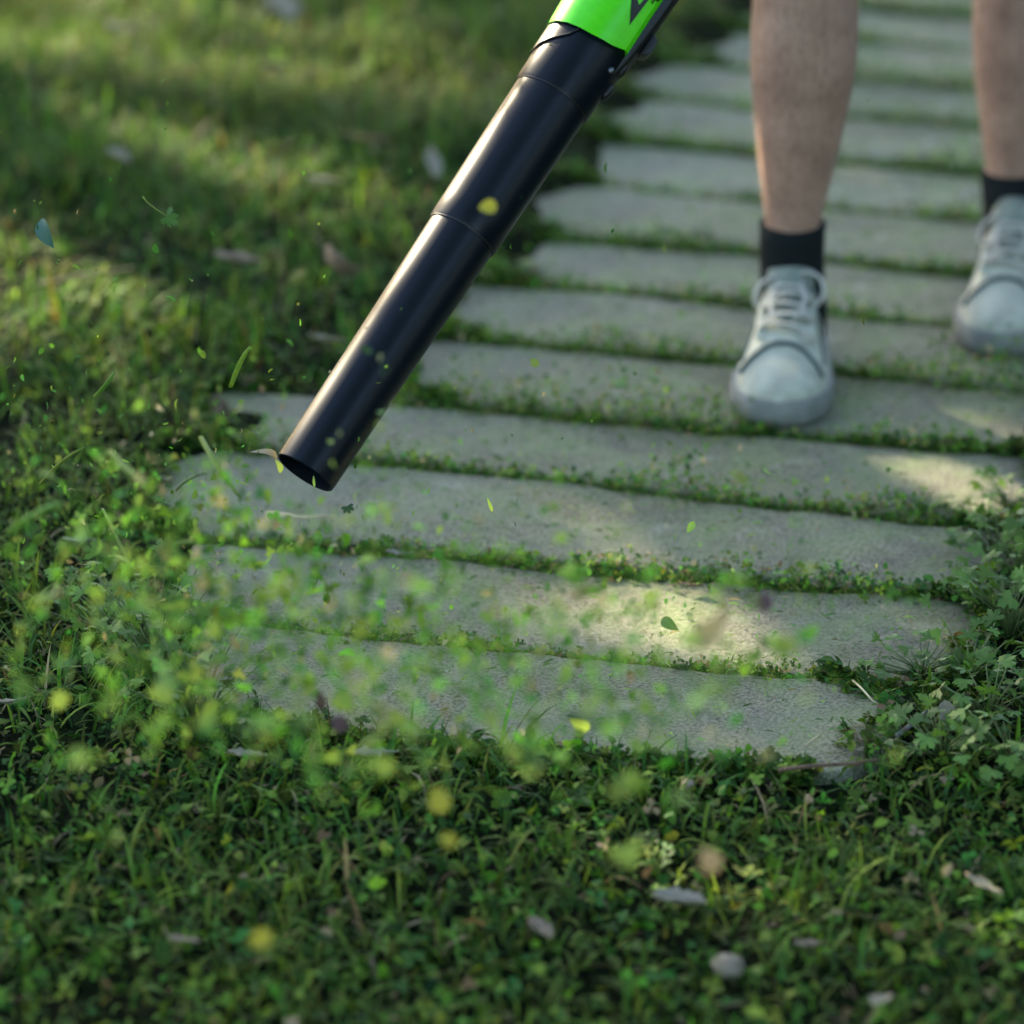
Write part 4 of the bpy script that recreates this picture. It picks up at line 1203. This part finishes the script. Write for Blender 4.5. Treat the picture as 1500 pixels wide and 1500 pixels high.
DL = [
 (411, 12, 46, 'dry4', 'whitish dry leaf in blurred lawn at the very top edge', 0.8, 0.4, (0.5, 0.2), 0.028),
 (395, 100, 34, 'dry2', 'pinkish tan dry leaf standing in grass below the whitish one', 0.7, 1.9, (0.6, 0.3), 0.028),
 (540, 206, 50, 'dry2', 'tan oval dry leaf in lawn between two others beside the tube', 0.5, 2.2, (0.3, 0.3), 0.026),
 (632, 240, 48, 'dry1', 'pale curled dry leaf in lawn closest to the upper tube', 0.4, 0.3, (0.5, 0.4), 0.03),
 (473, 266, 40, 'dry1', 'small pale dry leaf lying flat in the mid lawn', 0.45, 1.4, (0.1, 0.2), 0.03),
 (172, 230, 32, 'dry4', 'pale grey dry leaf in the upper lawn above the teal leaf', 0.7, 0.9, (0.3, 0.2), 0.03),
 (182, 45, 46, 'dry1', 'faint pale dry leaf in the far corner of the lawn', 0.5, 1.6, (0.2, 0.2), 0.03),
 (348, 382, 54, 'dry2', 'flat tan dry leaf in lawn left of the big brown one', 0.45, 1.3, (0.1, 0.1), 0.03),
 (492, 392, 70, 'dry2', 'big curled brown dry leaf standing by the black tube', 0.65, 2.6, (0.8, -0.3), 0.03),
 (479, 499, 46, 'dry4', 'white curled dry leaf touching the tube in the grass', 0.4, 2.0, (0.3, 0.2), 0.026),
 (320, 600, 50, 'dry3', 'brown dry leaf at the pointed end of a slab', 0.5, 0.3, (0.5, 0.3), 0.024),
 (115, 795, 52, 'dry1', 'pale dry leaf in dark weeds at left of the clippings cloud', 0.5, 2.3, (0.3, 0.2), 0.02),
 (18, 1030, 60, 'dry4', 'white dry leaf cut by the left picture edge', 0.4, 2.6, (0.3, 0.2), 0.024),
 (362, 1107, 52, 'dry4', 'white dry leaf at front left corner of the nearest slab', 0.4, 1.5, (0.1, 0.2), 0.03),
 (546, 1107, 70, 'dry1', 'pale folded dry leaf at the front edge of the nearest slab', 0.38, 1.9, (0.15, 0.15), 0.024),
 (586, 812, 40, 'dry1', 'small pale dry leaf in the joint below the nozzle', 0.35, 1.5, (0.1, 0.1), 0.012),
 (1012, 858, 34, 'dry3', 'small dark dry leaf in the sunlit patch of the slab', 0.35, 1.4, (0.05, 0.3), 0.006),
 (1325, 1037, 50, 'dry1', 'oval beige dry leaf at the chipped corner of nearest slab', 0.42, 1.7, (0.05, 0.15), 0.012),
 (1386, 1050, 44, 'dry4', 'crumpled white dry leaf standing under the weed plants', 0.7, 0.3, (0.7, 0.2), 0.026),
 (1493, 985, 40, 'dry4', 'white dry leaf at the right picture edge above the weeds', 0.6, 2.6, (0.4, 0.2), 0.034),
 (995, 1322, 72, 'dry1', 'big round pale dry leaf in the front lawn', 0.65, 1.4, (0.1, 0.2), 0.03),
 (1440, 1298, 56, 'dry4', 'slender white dry leaf in the front lawn at right', 0.3, 0.9, (0.2, 0.1), 0.032),
 (790, 1362, 48, 'dry2', 'brownish dry leaf in the middle of the front lawn', 0.6, 0.6, (0.2, 0.2), 0.022),
 (1290, 1468, 50, 'dry4', 'white dry leaf at the bottom picture edge', 0.5, 2.6, (0.2, 0.2), 0.03),
 (1185, 1385, 46, 'dry2', 'dull tan dry leaf right of the pale stone', 0.5, 1.9, (0.2, 0.2), 0.016),
 (268, 1378, 46, 'dry2', 'tan boat shaped dry leaf in the front lawn at left', 0.35, 1.4, (0.1, 0.1), 0.03),
]
for px, py, sz, mt, lab, ratio, rz, tl, lift in DL:
    up_ = 0.016 if py < 520 else 0.004 if lift > 0.015 else 0.0
    dead_leaf(px, py, sz * (1.3 if py < 520 else 1.1), mt, lab, ratio, rz, tl, 0.5, 0.35, lift + up_)

def stone(px, py, size_px, label, seed, z=0.006):
    p = ground(px, py, z); zc = np.dot(p - CAMP, FWD); r = size_px / 2 / FPX * zc
    rr = np.random.default_rng(seed)
    mb = MB(); mb.ball((0, 0, 0), (r, r * 0.8, r * 0.55), 12, 9)
    V = np.array(mb.v); d = V / np.linalg.norm(V, axis=1)[:, None]
    for _ in range(7):
        k = rr.normal(size=3); k /= np.linalg.norm(k)
        V *= (1 - 0.22 * np.clip(d @ k - 0.55, 0, 1))[:, None]
    mb.v = [tuple(v) for v in V]
    o = mb.build('stone', M['stone']); o.location = p; o.rotation_euler = (0.2, 0.1, rr.random() * 6)
    tag(o, label, 'stone', 'stones in the lawn')
stone(1066, 1417, 62, 'pale pinkish stone in the front lawn, the larger of two', 3, 0.006)
stone(1008, 1150, 32, 'small grey brown pebble at the lawn edge before the slab', 5, 0.006)

def twig(pts, r, mat, label, z=0.006):
    P = [ground(px, py, z if len(t) == 0 else t[0]) for px, py, *t in pts]
    mb = MB()
    c = P[0]
    mb.tube([p - c for p in P], np.linspace(r, r * 0.6, len(P)), 7)
    o = mb.build('twig', M[mat]); o.location = c
    tag(o, label, 'twig')
twig([(1246, 994), (1262, 1008, 0.012), (1278, 1026, 0.01), (1290, 1033)], 0.0012, 'straw', 'straw coloured stalk across the last joint at the slab corner')
twig([(1313, 1078), (1330, 1066, 0.010), (1345, 1054, 0.016), (1358, 1040, 0.02)], 0.0028, 'twig', 'knobbly grey twig beside the oval beige leaf')
twig([(1140, 1128, 0.02), (1190, 1122, 0.022), (1250, 1118, 0.02), (1290, 1112, 0.02)], 0.0022, 'dry3', 'thin brown twig along the front of the nearest slab')
twig([(1180, 1092), (1195, 1080, 0.006), (1204, 1074)], 0.001, 'straw', 'short dry stalk on the nearest slab')
twig([(390, 752, 0.02), (440, 757, 0.024), (490, 757, 0.02)], 0.0022, 'straw', 'yellowish stalk lying along the joint under the nozzle')
twig([(60, 415, 0.05), (130, 400, 0.055), (200, 392, 0.05)], 0.0018, 'dry2', 'long dry stalk in the lawn under the teal leaf')

# ------------------------------------------------------------------ weed plants at the right edge of the path
def tmesh(tpl, name, smooth=True):
    v, q, t = tpl
    return mesh_np(name, v, q if len(q) else None, t if len(t) else None, smooth=smooth)
weed_meshes = [tmesh(lobed_template(5, 0.5, 0.10, 0.35), 'leaf'), tmesh(lobed_template(3, 0.45, 0.12, 0.3), 'leaf'), tmesh(lobed_template(5, 0.6, 0.16, 0.25), 'leaf')]
for me in weed_meshes: me.materials.append(M['weed'])
def weed(px, py, size_px, nleaf, label, seed, spread=0.05, hgt=0.05):
    r = np.random.default_rng(seed)
    p = ground(px, py)
    root = empty('weed_plant', (p[0], p[1], -0.01))
    tag(root, label, 'weed', 'leafy weeds along the path')
    zc = np.dot(p - CAMP, FWD); L = size_px / FPX * zc
    for k in range(int(nleaf * 2.2)):
        az = r.random() * 6.283; rad = spread * (0.15 + 0.85 * r.random()); h = hgt * (0.35 + 0.75 * r.random())
        tip = np.array([rad * math.cos(az), rad * math.sin(az), h])
        mb = MB(); mb.tube([(0, 0, 0), tip * np.array([0.35, 0.35, 0.6]), tip], [0.0010, 0.0008, 0.0006], 5)
        obj('stem', mb.mesh('stem'), M['weedstem'], root)
        o = obj('leaf', weed_meshes[r.integers(0, 3)], None, root)
        s = L * (0.5 + 0.55 * r.random())
        o.location = tip; o.scale = (s, s, s)
        o.rotation_euler = (r.normal(0.15, 0.45), r.normal(0, 0.4), az - math.pi / 2 + r.normal(0, 0.5))
WD = [
 (1455, 810, 34, 14, 'bushy lobed weed at the end of the third slab, topmost of the row', 1, 0.045, 0.05),
 (1490, 850, 40, 14, 'lobed weed cut by the right picture edge above the second slab', 2, 0.05, 0.06),
 (1430, 890, 34, 16, 'lobed weed overhanging the right end of the second slab', 3, 0.05, 0.05),
 (1480, 930, 40, 14, 'tall lobed weed at the right picture edge beside the second slab', 4, 0.05, 0.06),
 (1350, 985, 30, 18, 'feathery low weed creeping over the joint at the slab corner', 5, 0.06, 0.03),
 (1420, 1000, 36, 14, 'lobed weed behind the crumpled white leaf', 6, 0.05, 0.05),
 (1450, 1055, 44, 12, 'bright green broad lobed weed right of the crumpled white leaf', 7, 0.05, 0.055),
 (1380, 1110, 44, 12, 'blurred lobed weed below the knobbly twig', 8, 0.055, 0.05),
 (1480, 1120, 46, 12, 'blurred broad weed at the right edge below the bright green one', 9, 0.05, 0.05),
 (235, 1010, 44, 30, 'dark lobed weed tuft at the left end of the nearest slab', 10, 0.07, 0.13),
 (290, 1085, 44, 26, 'dark blurred weed tuft at the front left slab corner', 11, 0.07, 0.12),
 (160, 930, 40, 14, 'bushy weed tuft left of the dark tuft by the slab', 12, 0.06, 0.07),
 (1480, 740, 26, 14, 'small weed in the joint at the right picture edge', 13, 0.05, 0.035),
 (1360, 745, 22, 12, 'small low weed in the wide joint before the small edge weed', 14, 0.05, 0.025),
]
for a in WD: weed(*a)

# ------------------------------------------------------------------ leaves and clippings in the air
fly_t = {'ovate': ovate_template(0.55, 0.5, 0.5, 6), 'broad': ovate_template(0.8, 0.4, 0.4, 6), 'slim2': ovate_template(0.38, 0.9, 0.9, 6), 'slim': ovate_template(0.22, 0.6, 0.5, 6), 'lobed': lobed_template(3, 0.45, 0.12, 0.4), 'trefoil': trefoil_template(), 'serrate': lobed_template(5, 0.35, 0.14, 0.4)}
fly_mesh = {}
def fmesh(t, m):
    if (t, m) not in fly_mesh:
        v, q, tt = fly_t[t]; v = v - v.mean(axis=0)
        me = mesh_np('flying_leaf', v, q if len(q) else None, tt if len(tt) else None, smooth=True)
        me.materials.append(M[m]); fly_mesh[(t, m)] = me
    return fly_mesh[(t, m)]
def fly(px, py, zc, size_px, t, m, label, rot=None, group=None, name='flying_leaf', cat='leaf', r=rng, stretch=(1, 1)):
    o = obj(name, fmesh(t, m))
    L = size_px / FPX * zc
    o.location = at(px, py, zc); o.scale = (L * stretch[0], L * stretch[1], L)
    if rot is None:
        rot = r.random(3) * 6.283
    o.rotation_euler = rot
    tag(o, label, cat, group)
    return o
FACE = math.pi / 2 - PITCH
def facing(a, tx=0.0, ty=0.0): 
    m = Matrix.Rotation(FACE, 3, 'X') @ Matrix.Rotation(a, 3, 'Z') @ Matrix.Rotation(ty, 3, 'Y') @ Matrix.Rotation(tx, 3, 'X')
    return m.to_euler()
fly(67, 341, 3.44, 48, 'ovate', 'leaft', 'small sharp teal leaf floating above the lawn at left', facing(R(205), 0.3, 0.5))
sprig = fly(250, 321, 3.42, 34, 'serrate', 'leafd', 'toothed olive leaf on a thin stem floating above the lawn', facing(R(235), 0.2, 0.6))
mb = MB(); mb.tube([(0, -0.2, 0), (0.1, -0.8, 0.02), (0.12, -1.3, 0.05), (0.05, -1.6, 0.05)], [0.03, 0.028, 0.024, 0.05], 6); obj('stem', mb.mesh('stem'), M['leafc'], sprig)
fly(715, 303, 2.98, 28, 'broad', 'yellow', 'blurred yellow leaf in the air before the black tube', facing(R(95), 0.2, 0.1))
fly(783, 531, 3.40, 16, 'broad', 'leafa', 'tiny lime leaf hovering over the middle slabs', facing(R(40)))
fly(718, 740, 3.44, 24, 'slim', 'leafa', 'curled lime sliver hovering over the third slab', facing(R(20), 0.5))
fly(1012, 772, 3.5, 20, 'ovate', 'leafb', 'small bright green leaf over the third slab', facing(R(150)))
fly(980, 914, 3.36, 32, 'ovate', 'leafb', 'sharp dark green leaf over the sunlit slab patch', facing(R(235), 0.6))
fly(1036, 920, 2.62, 92, 'ovate', 'beige', 'large blurred beige petal before the sunlit slab', facing(R(-50), 0.2, 0.7))
fly(1120, 882, 2.85, 30, 'broad', 'purple', 'blurred purple brown scrap above the second slab', facing(R(0)))
fly(470, 1026, 2.95, 30, 'ovate', 'maroon', 'dark maroon scrap in the air before the nearest slab', facing(R(10)))
fly(497, 1060, 2.95, 30, 'broad', 'purple', 'dull purple scrap just under the maroon one', facing(R(60)))
fly(643, 1171, 2.75, 42, 'broad', 'yellow', 'bright yellow blurred leaf over the front lawn, the highest of the yellow', facing(R(20)))
fly(656, 1230, 2.72, 28, 'broad', 'yellow', 'small yellow blurred leaf just below a brighter yellow one', facing(R(70)))
fly(382, 1376, 2.6, 38, 'broad', 'yellow', 'bright yellow blurred leaf low in the front lawn at left', facing(R(120)))
fly(1040, 1260, 2.62, 42, 'broad', 'peach', 'peach coloured blurred leaf over the front lawn', facing(R(30)))
fly(925, 1150, 2.6, 46, 'lobed', 'leafc', 'blurred yellow green leaf over the front slab edge', facing(R(30)))
fly(920, 1250, 2.55, 52, 'lobed', 'leafa', 'large blurred lime leaf over the middle of the front lawn', facing(R(200)))
fly(510, 746, 3.42, 20, 'serrate', 'leafd', 'small dark green leaf just below the nozzle', facing(R(200), 0.4))
fly(850, 1062, 3.2, 34, 'ovate', 'leafa', 'lime leaf floating low over the nearest slab', facing(R(65), 0.4))
fly(408, 683, 3.42, 22, 'ovate', 'leafc', 'folded olive leaf in the air at the nozzle rim', facing(R(20), 0.2, 0.8))
fly(391, 667, 3.46, 42, 'slim2', 'beige', 'pale dry leaf caught against the nozzle rim', facing(R(92), 0.9, 0.9))
fly(460, 705, 3.38, 18, 'slim', 'leafb', 'thin green sliver in the mouth of the nozzle', facing(R(5)))
# long cut stems
def stalk(p0, p1, zc, wpx, m, label, bend=6):
    a = at(*p0, zc); b_ = at(*p1, zc * 0.985); mid = at((p0[0] + p1[0]) / 2, (p0[1] + p1[1]) / 2 - bend, zc * 0.99)
    r = wpx / 2 / FPX * zc
    mb = MB(); mb.tube([p - a for p in (a, (a + mid) / 2 + (mid - (a + b_) / 2) * 0.3, mid, (mid + b_) / 2 + (mid - (a + b_) / 2) * 0.3, b_)], [(r * 0.8, r * 0.5), (r, r * 0.5), (r, r * 0.5), (r * 0.9, r * 0.5), (r * 0.4, r * 0.3)], 7)
    o = mb.build('cut_stalk', M[m]); o.location = a
    tag(o, label, 'stalk', 'cut stalks in the air')
stalk((338, 566), (366, 508), 3.40, 9, 'leafa', 'upright lime stalk in the air over the lawn left of the tube')
stalk((294, 640), (352, 730), 3.25, 9, 'leafc', 'long olive stalk slanting down towards the slab left of the nozzle', -4)
stalk((60, 708), (124, 655), 3.35, 8, 'leafa', 'pale lime stalk slanting up in the air at far left')
stalk((14, 780), (92, 736), 2.95, 18, 'leafb', 'broad blurred blade at the left picture edge')
stalk((258, 718), (303, 694), 3.3, 6, 'leafd', 'short dark stalk between the two slanting stalks')
stalk((160, 660), (228, 718), 3.0, 11, 'leafc', 'blurred olive stalk crossing the clippings at left', -5)
stalk((240, 805), (290, 795), 3.1, 10, 'leafa', 'short blurred lime stalk low in the clippings cloud')
stalk((140, 580), (168, 545), 3.55, 8, 'leafb', 'green blade in the air over the left lawn', -2)
stalk((150, 745), (190, 830), 3.5, 5, 'leafc', 'thin olive stalk in the clippings behind the blurred blade', 3)
stalk((160, 815), (196, 832), 3.3, 8, 'leafa', 'lime blade lying low in the air before the second slab')

# the cloud of leaf scraps blown up by the air
rc = np.random.default_rng(23)
CL = [  # (px, py, spread x, spread y, depth range, n, size px)
    (230, 770, 100, 60, (2.9, 3.4), 30, (12, 28)), (300, 870, 140, 70, (2.6, 3.2), 40, (16, 34)), (470, 870, 120, 60, (2.5, 3.1), 34, (16, 36)),
    (230, 1000, 120, 80, (2.5, 3.1), 36, (20, 44)), (470, 1060, 170, 60, (2.5, 3.1), 40, (20, 42)), (700, 1080, 170, 50, (2.5, 3.0), 34, (20, 44)),
    (760, 900, 160, 90, (2.5, 3.2), 32, (14, 34)), (980, 1010, 130, 70, (2.4, 2.9), 24, (16, 40)), (1090, 960, 80, 60, (2.4, 2.8), 10, (18, 40)),
    (565, 555, 40, 50, (2.8, 3.1), 6, (10, 20)), (495, 640, 25, 25, (2.8, 3.1), 3, (10, 20)),
]
n_f = 0
kinds = ['broad', 'ovate', 'lobed', 'slim2', 'slim', 'serrate']; mats = ['leafa', 'leafb', 'leafc', 'leafb', 'leafa', 'leafd']
def scrap_label(ki, mi, x, y, zc):
    shape = ('rounded', 'oval', 'three lobed', 'curled', 'slender', 'toothed')[ki]
    tone = {'leafa': 'lime', 'leafb': 'green', 'leafc': 'olive', 'leafd': 'dark green'}[mats[mi]]
    blur = 'very blurred ' if zc < 2.6 else 'blurred ' if zc < 2.95 else ''
    if y < 700: place = 'in the air around the nozzle' if x > 380 else 'in the air over the left lawn'
    elif y < 800: place = 'over the third slab' if x > 380 else 'over the lawn left of the third slab'
    elif y < 930: place = 'over the right half of the second slab' if x > 750 else 'over the left half of the second slab' if x > 300 else 'over the left end of the second slab'
    elif y < 1090: place = 'over the right half of the nearest slab' if x > 750 else 'over the left half of the nearest slab' if x > 280 else 'over the weeds left of the nearest slab'
    else: place = 'over the front lawn below the slabs' + (' at right' if x > 700 else ' at left' if x < 350 else '')
    return f'{blur}{shape} {tone} leaf scrap {place}'
for px, py, sx, sy, dz, n, sz in CL:
    for k in range(n):
        x, y = rc.normal(px, sx), rc.normal(py, sy); zc = rc.uniform(*dz) - 0.12
        p = at(x, y, zc)
        if p[2] < 0.02 or y < 430 or x < -30: continue
        kinds_i, mats_i = rc.integers(0, 6), rc.integers(0, 6)
        fly(x, y, zc, rc.uniform(*sz) * 1.05, kinds[kinds_i], mats[mats_i], scrap_label(kinds_i, mats_i, x, y, zc), None, 'leaf scraps in the blown cloud', 'leaf_scrap', 'leaf scrap', rc)
        n_f += 1
print('flying scraps', n_f)
by_label = {}
for o in col.objects:
    if o.get('group') == 'leaf scraps in the blown cloud': by_label.setdefault(o['label'], []).append(o)
for lab, os_ in by_label.items():
    if 1 < len(os_) < 5:
        os_.sort(key=lambda o: -(np.dot(np.array(o.location) - CAMP, UPV) / np.dot(np.array(o.location) - CAMP, FWD)))
        words = {2: ('upper', 'lower'), 3: ('upper', 'middle', 'lower'), 4: ('highest', 'upper', 'lower', 'lowest')}[len(os_)]
        for o, w_ in zip(os_, words):
            l_ = w_ + ' ' + lab
            o['label'] = l_ if len(l_.split()) <= 16 else l_.replace(' leaf scrap', ' scrap')

def make_air_bits():
    batches = []
    spec = [(150, 430, 160, 200, 3.2, 3.6, 110), (230, 720, 180, 90, 3.0, 3.5, 600), (330, 850, 230, 110, 2.7, 3.4, 900), (500, 1000, 300, 100, 2.5, 3.2, 500), (850, 930, 240, 110, 2.5, 3.3, 420), (600, 500, 260, 160, 3.1, 3.6, 60), (250, 830, 170, 100, 2.6, 3.2, -420), (500, 990, 270, 80, 2.4, 3.0, -420), (850, 980, 200, 90, 2.4, 2.9, -190), (640, 940, 240, 80, 2.5, 3.1, -330), (330, 800, 150, 80, 2.7, 3.2, -260)]
    for px, py, sx, sy, z0, z1, n in spec:
        big = n < 0; n = abs(n)
        x = rc.normal(px, sx, n); y = rc.normal(py, sy, n); zc = rc.uniform(z0, z1, n)
        T = np.array([at(a, b_, c) for a, b_, c in zip(x, y, zc)])
        k = (T[:, 2] > 0.01) & ~((x > 380) & (x < 520) & (y < 730) & (y > 560)); T = T[k]; n = len(T)
        s = rc.uniform(0.0015, 0.007, n) * np.where(rc.random(n) < 0.2, 1.8, 1)
        if big: s = rc.uniform(0.006, 0.016, n)
        Ms = rand_rot(n, rc) @ scl(s, s, s)
        C = colours(n, None, 0.06, rc) * 2.2
        ti = rc.integers(0, 3, n)
        for j, tpl in enumerate((fly_t['ovate'], fly_t['slim'], fly_t['lobed'] if big else fly_t['slim'])):
            q = ti == j
            batches.append((tpl, Ms[q], T[q], C[q]))
    V, q, t, c = scatter(batches)
    o = obj('flying_clippings', mesh_np('flying_clippings', V, q, t, np.clip(c, 0, 0.8)), M['cover'])
    tag(o, 'dust fine bits of cut grass whirling in the air', 'clippings', kind='stuff')
make_air_bits()

# ------------------------------------------------------------------ the tree that shades the path, left of the picture
def make_tree(base, crown_c, crown_r, nleaf, label, seed, gaps=True):
    r = np.random.default_rng(seed)
    root = empty('unseen_tree', base)
    tag(root, label, 'tree')
    base = np.array(base, float); crown_c = np.array(crown_c, float)
    mb = MB()
    topc = crown_c - base
    mb.tube([(0, 0, -0.2), (0.02, 0.03, 0.6), tuple(topc * np.array([0.3, 0.3, 0.45])), tuple(topc * np.array([0.7, 0.7, 0.75])), tuple(topc)], [0.22, 0.17, 0.14, 0.10, 0.05], 12)
    for k in range(9):
        f = r.uniform(0.4, 0.8); st = topc * np.array([f * 0.8, f * 0.8, f])
        d = r.normal(size=3); d /= np.linalg.norm(d); d[2] = abs(d[2]) * 0.6
        e = topc + d * crown_r * 0.75
        mb.tube([st, (st + e) / 2 + [0, 0, 0.15], e], [0.06, 0.04, 0.012], 7)
    mb.build('trunk', M['bark'], root)
    n = nleaf
    d = r.normal(size=(n, 3)); d /= np.linalg.norm(d, axis=1)[:, None]
    rad = crown_r * r.random(n) ** 0.4
    P = crown_c + d * rad[:, None]
    # uneven outline
    P = P[r.random(n) < 0.35 + 0.9 * vnoise(P[:, 0] + P[:, 2] * 0.6, P[:, 1] + P[:, 2], 0.9)]
    P = P[P[:, 2] > 2.3] if not gaps else P      # keeps the added rear crown above the camera
    # crown shaped for the light: leaves cleared along sun rays to chosen spots
    s = np.array(SUN)
    holes = GAPS if gaps else []
    for q, rr, ff in holes:
        v = P - np.array(q); tt = v @ s; dist = np.linalg.norm(v - tt[:, None] * s, axis=1)
        P = P[(dist > rr) | (r.random(len(P)) > ff)]
    n = len(P)
    size = r.uniform(0.11, 0.19, n)
    Ms = rand_rot(n, r) @ scl(size, size, size)
    V, q, t, c = scatter([(ovate_template(0.65, 0.3, 0.3, 4), Ms, P - base, np.ones((n, 3)))])
    obj('crown', mesh_np('crown', V, q, t), M['treeleaf'], root)
GAPS = []
for f in np.linspace(0, 1.2, 12): GAPS.append((A + (B - A) * f, 0.095, 1.0))
for px, py, rr in ((930, 905, 0.05), (980, 885, 0.065), (1050, 875, 0.06), (1110, 880, 0.04), (880, 935, 0.04), (1240, 960, 0.02), (1430, 692, 0.09), (1475, 694, 0.10), (1530, 698, 0.10), (500, 738, 0.02)):
    GAPS.append((ground(px, py), rr + 0.045, 1.0))
for (p, r_) in lr1[3:]: GAPS.append((p, 0.05, 0.5))
GAPS.append((toe1 + np.array([0, 0.1, 0.05]), 0.08, 0.5))
for px in range(-160, 640, 110):
    for py in range(-60, 500, 80):
        if px < 620 - 0.85 * max(0, py): GAPS.append((ground(px, py), 0.21, 0.72))
cc = np.array([0.1, 3.6, 0.1]) + np.array(SUN) * 8.0
make_tree((cc[0] - 0.3, cc[1] + 0.2, -0.05), cc, 2.9, 26000, 'leafy broadleaf tree whose crown shades the path', 3)

make_tree((0.6, -3.2, -0.05), (0.3, -1.3, 4.6), 2.7, 12000, 'unseen tree added behind the camera to darken the foreground', 8, False)  # added out of view to darken the foreground and the tube reflections
def make_added_hedge():  # unseen leaf wall added to darken tube reflections and ambient from the right
    r = np.random.default_rng(4)
    root = empty('added_hedge', (4.2, 3.0, 0)); tag(root, 'unseen green hedge along the right side of the garden', 'added_hedge')
    n = 9000
    P = np.stack([r.uniform(-0.6, 0.6, n), r.uniform(-6, 7, n), r.uniform(0.0, 3.0, n)], 1)
    P[:, 0] += 0.25 * (vnoise(P[:, 1], P[:, 2], 1.3) - 0.5)
    size = r.uniform(0.10, 0.18, n)
    V, q, t, c = scatter([(ovate_template(0.65, 0.3, 0.3, 4), rand_rot(n, r) @ scl(size, size, size), P, np.ones((n, 3)))])
    obj('foliage', mesh_np('foliage', V, q, t), M['treeleaf'], root)
    mb = MB()
    for y in np.linspace(-5.5, 6.5, 12): mb.tube([(0, y, -0.1), (0.05, y + 0.1, 1.2), (-0.1, y, 2.6)], [0.04, 0.03, 0.01], 6)
    mb.build('stems', M['bark'], root)
make_added_hedge()
print('objects', len(bpy.data.objects), 'tris', sum(len(m.polygons) * 2 for m in bpy.data.meshes))
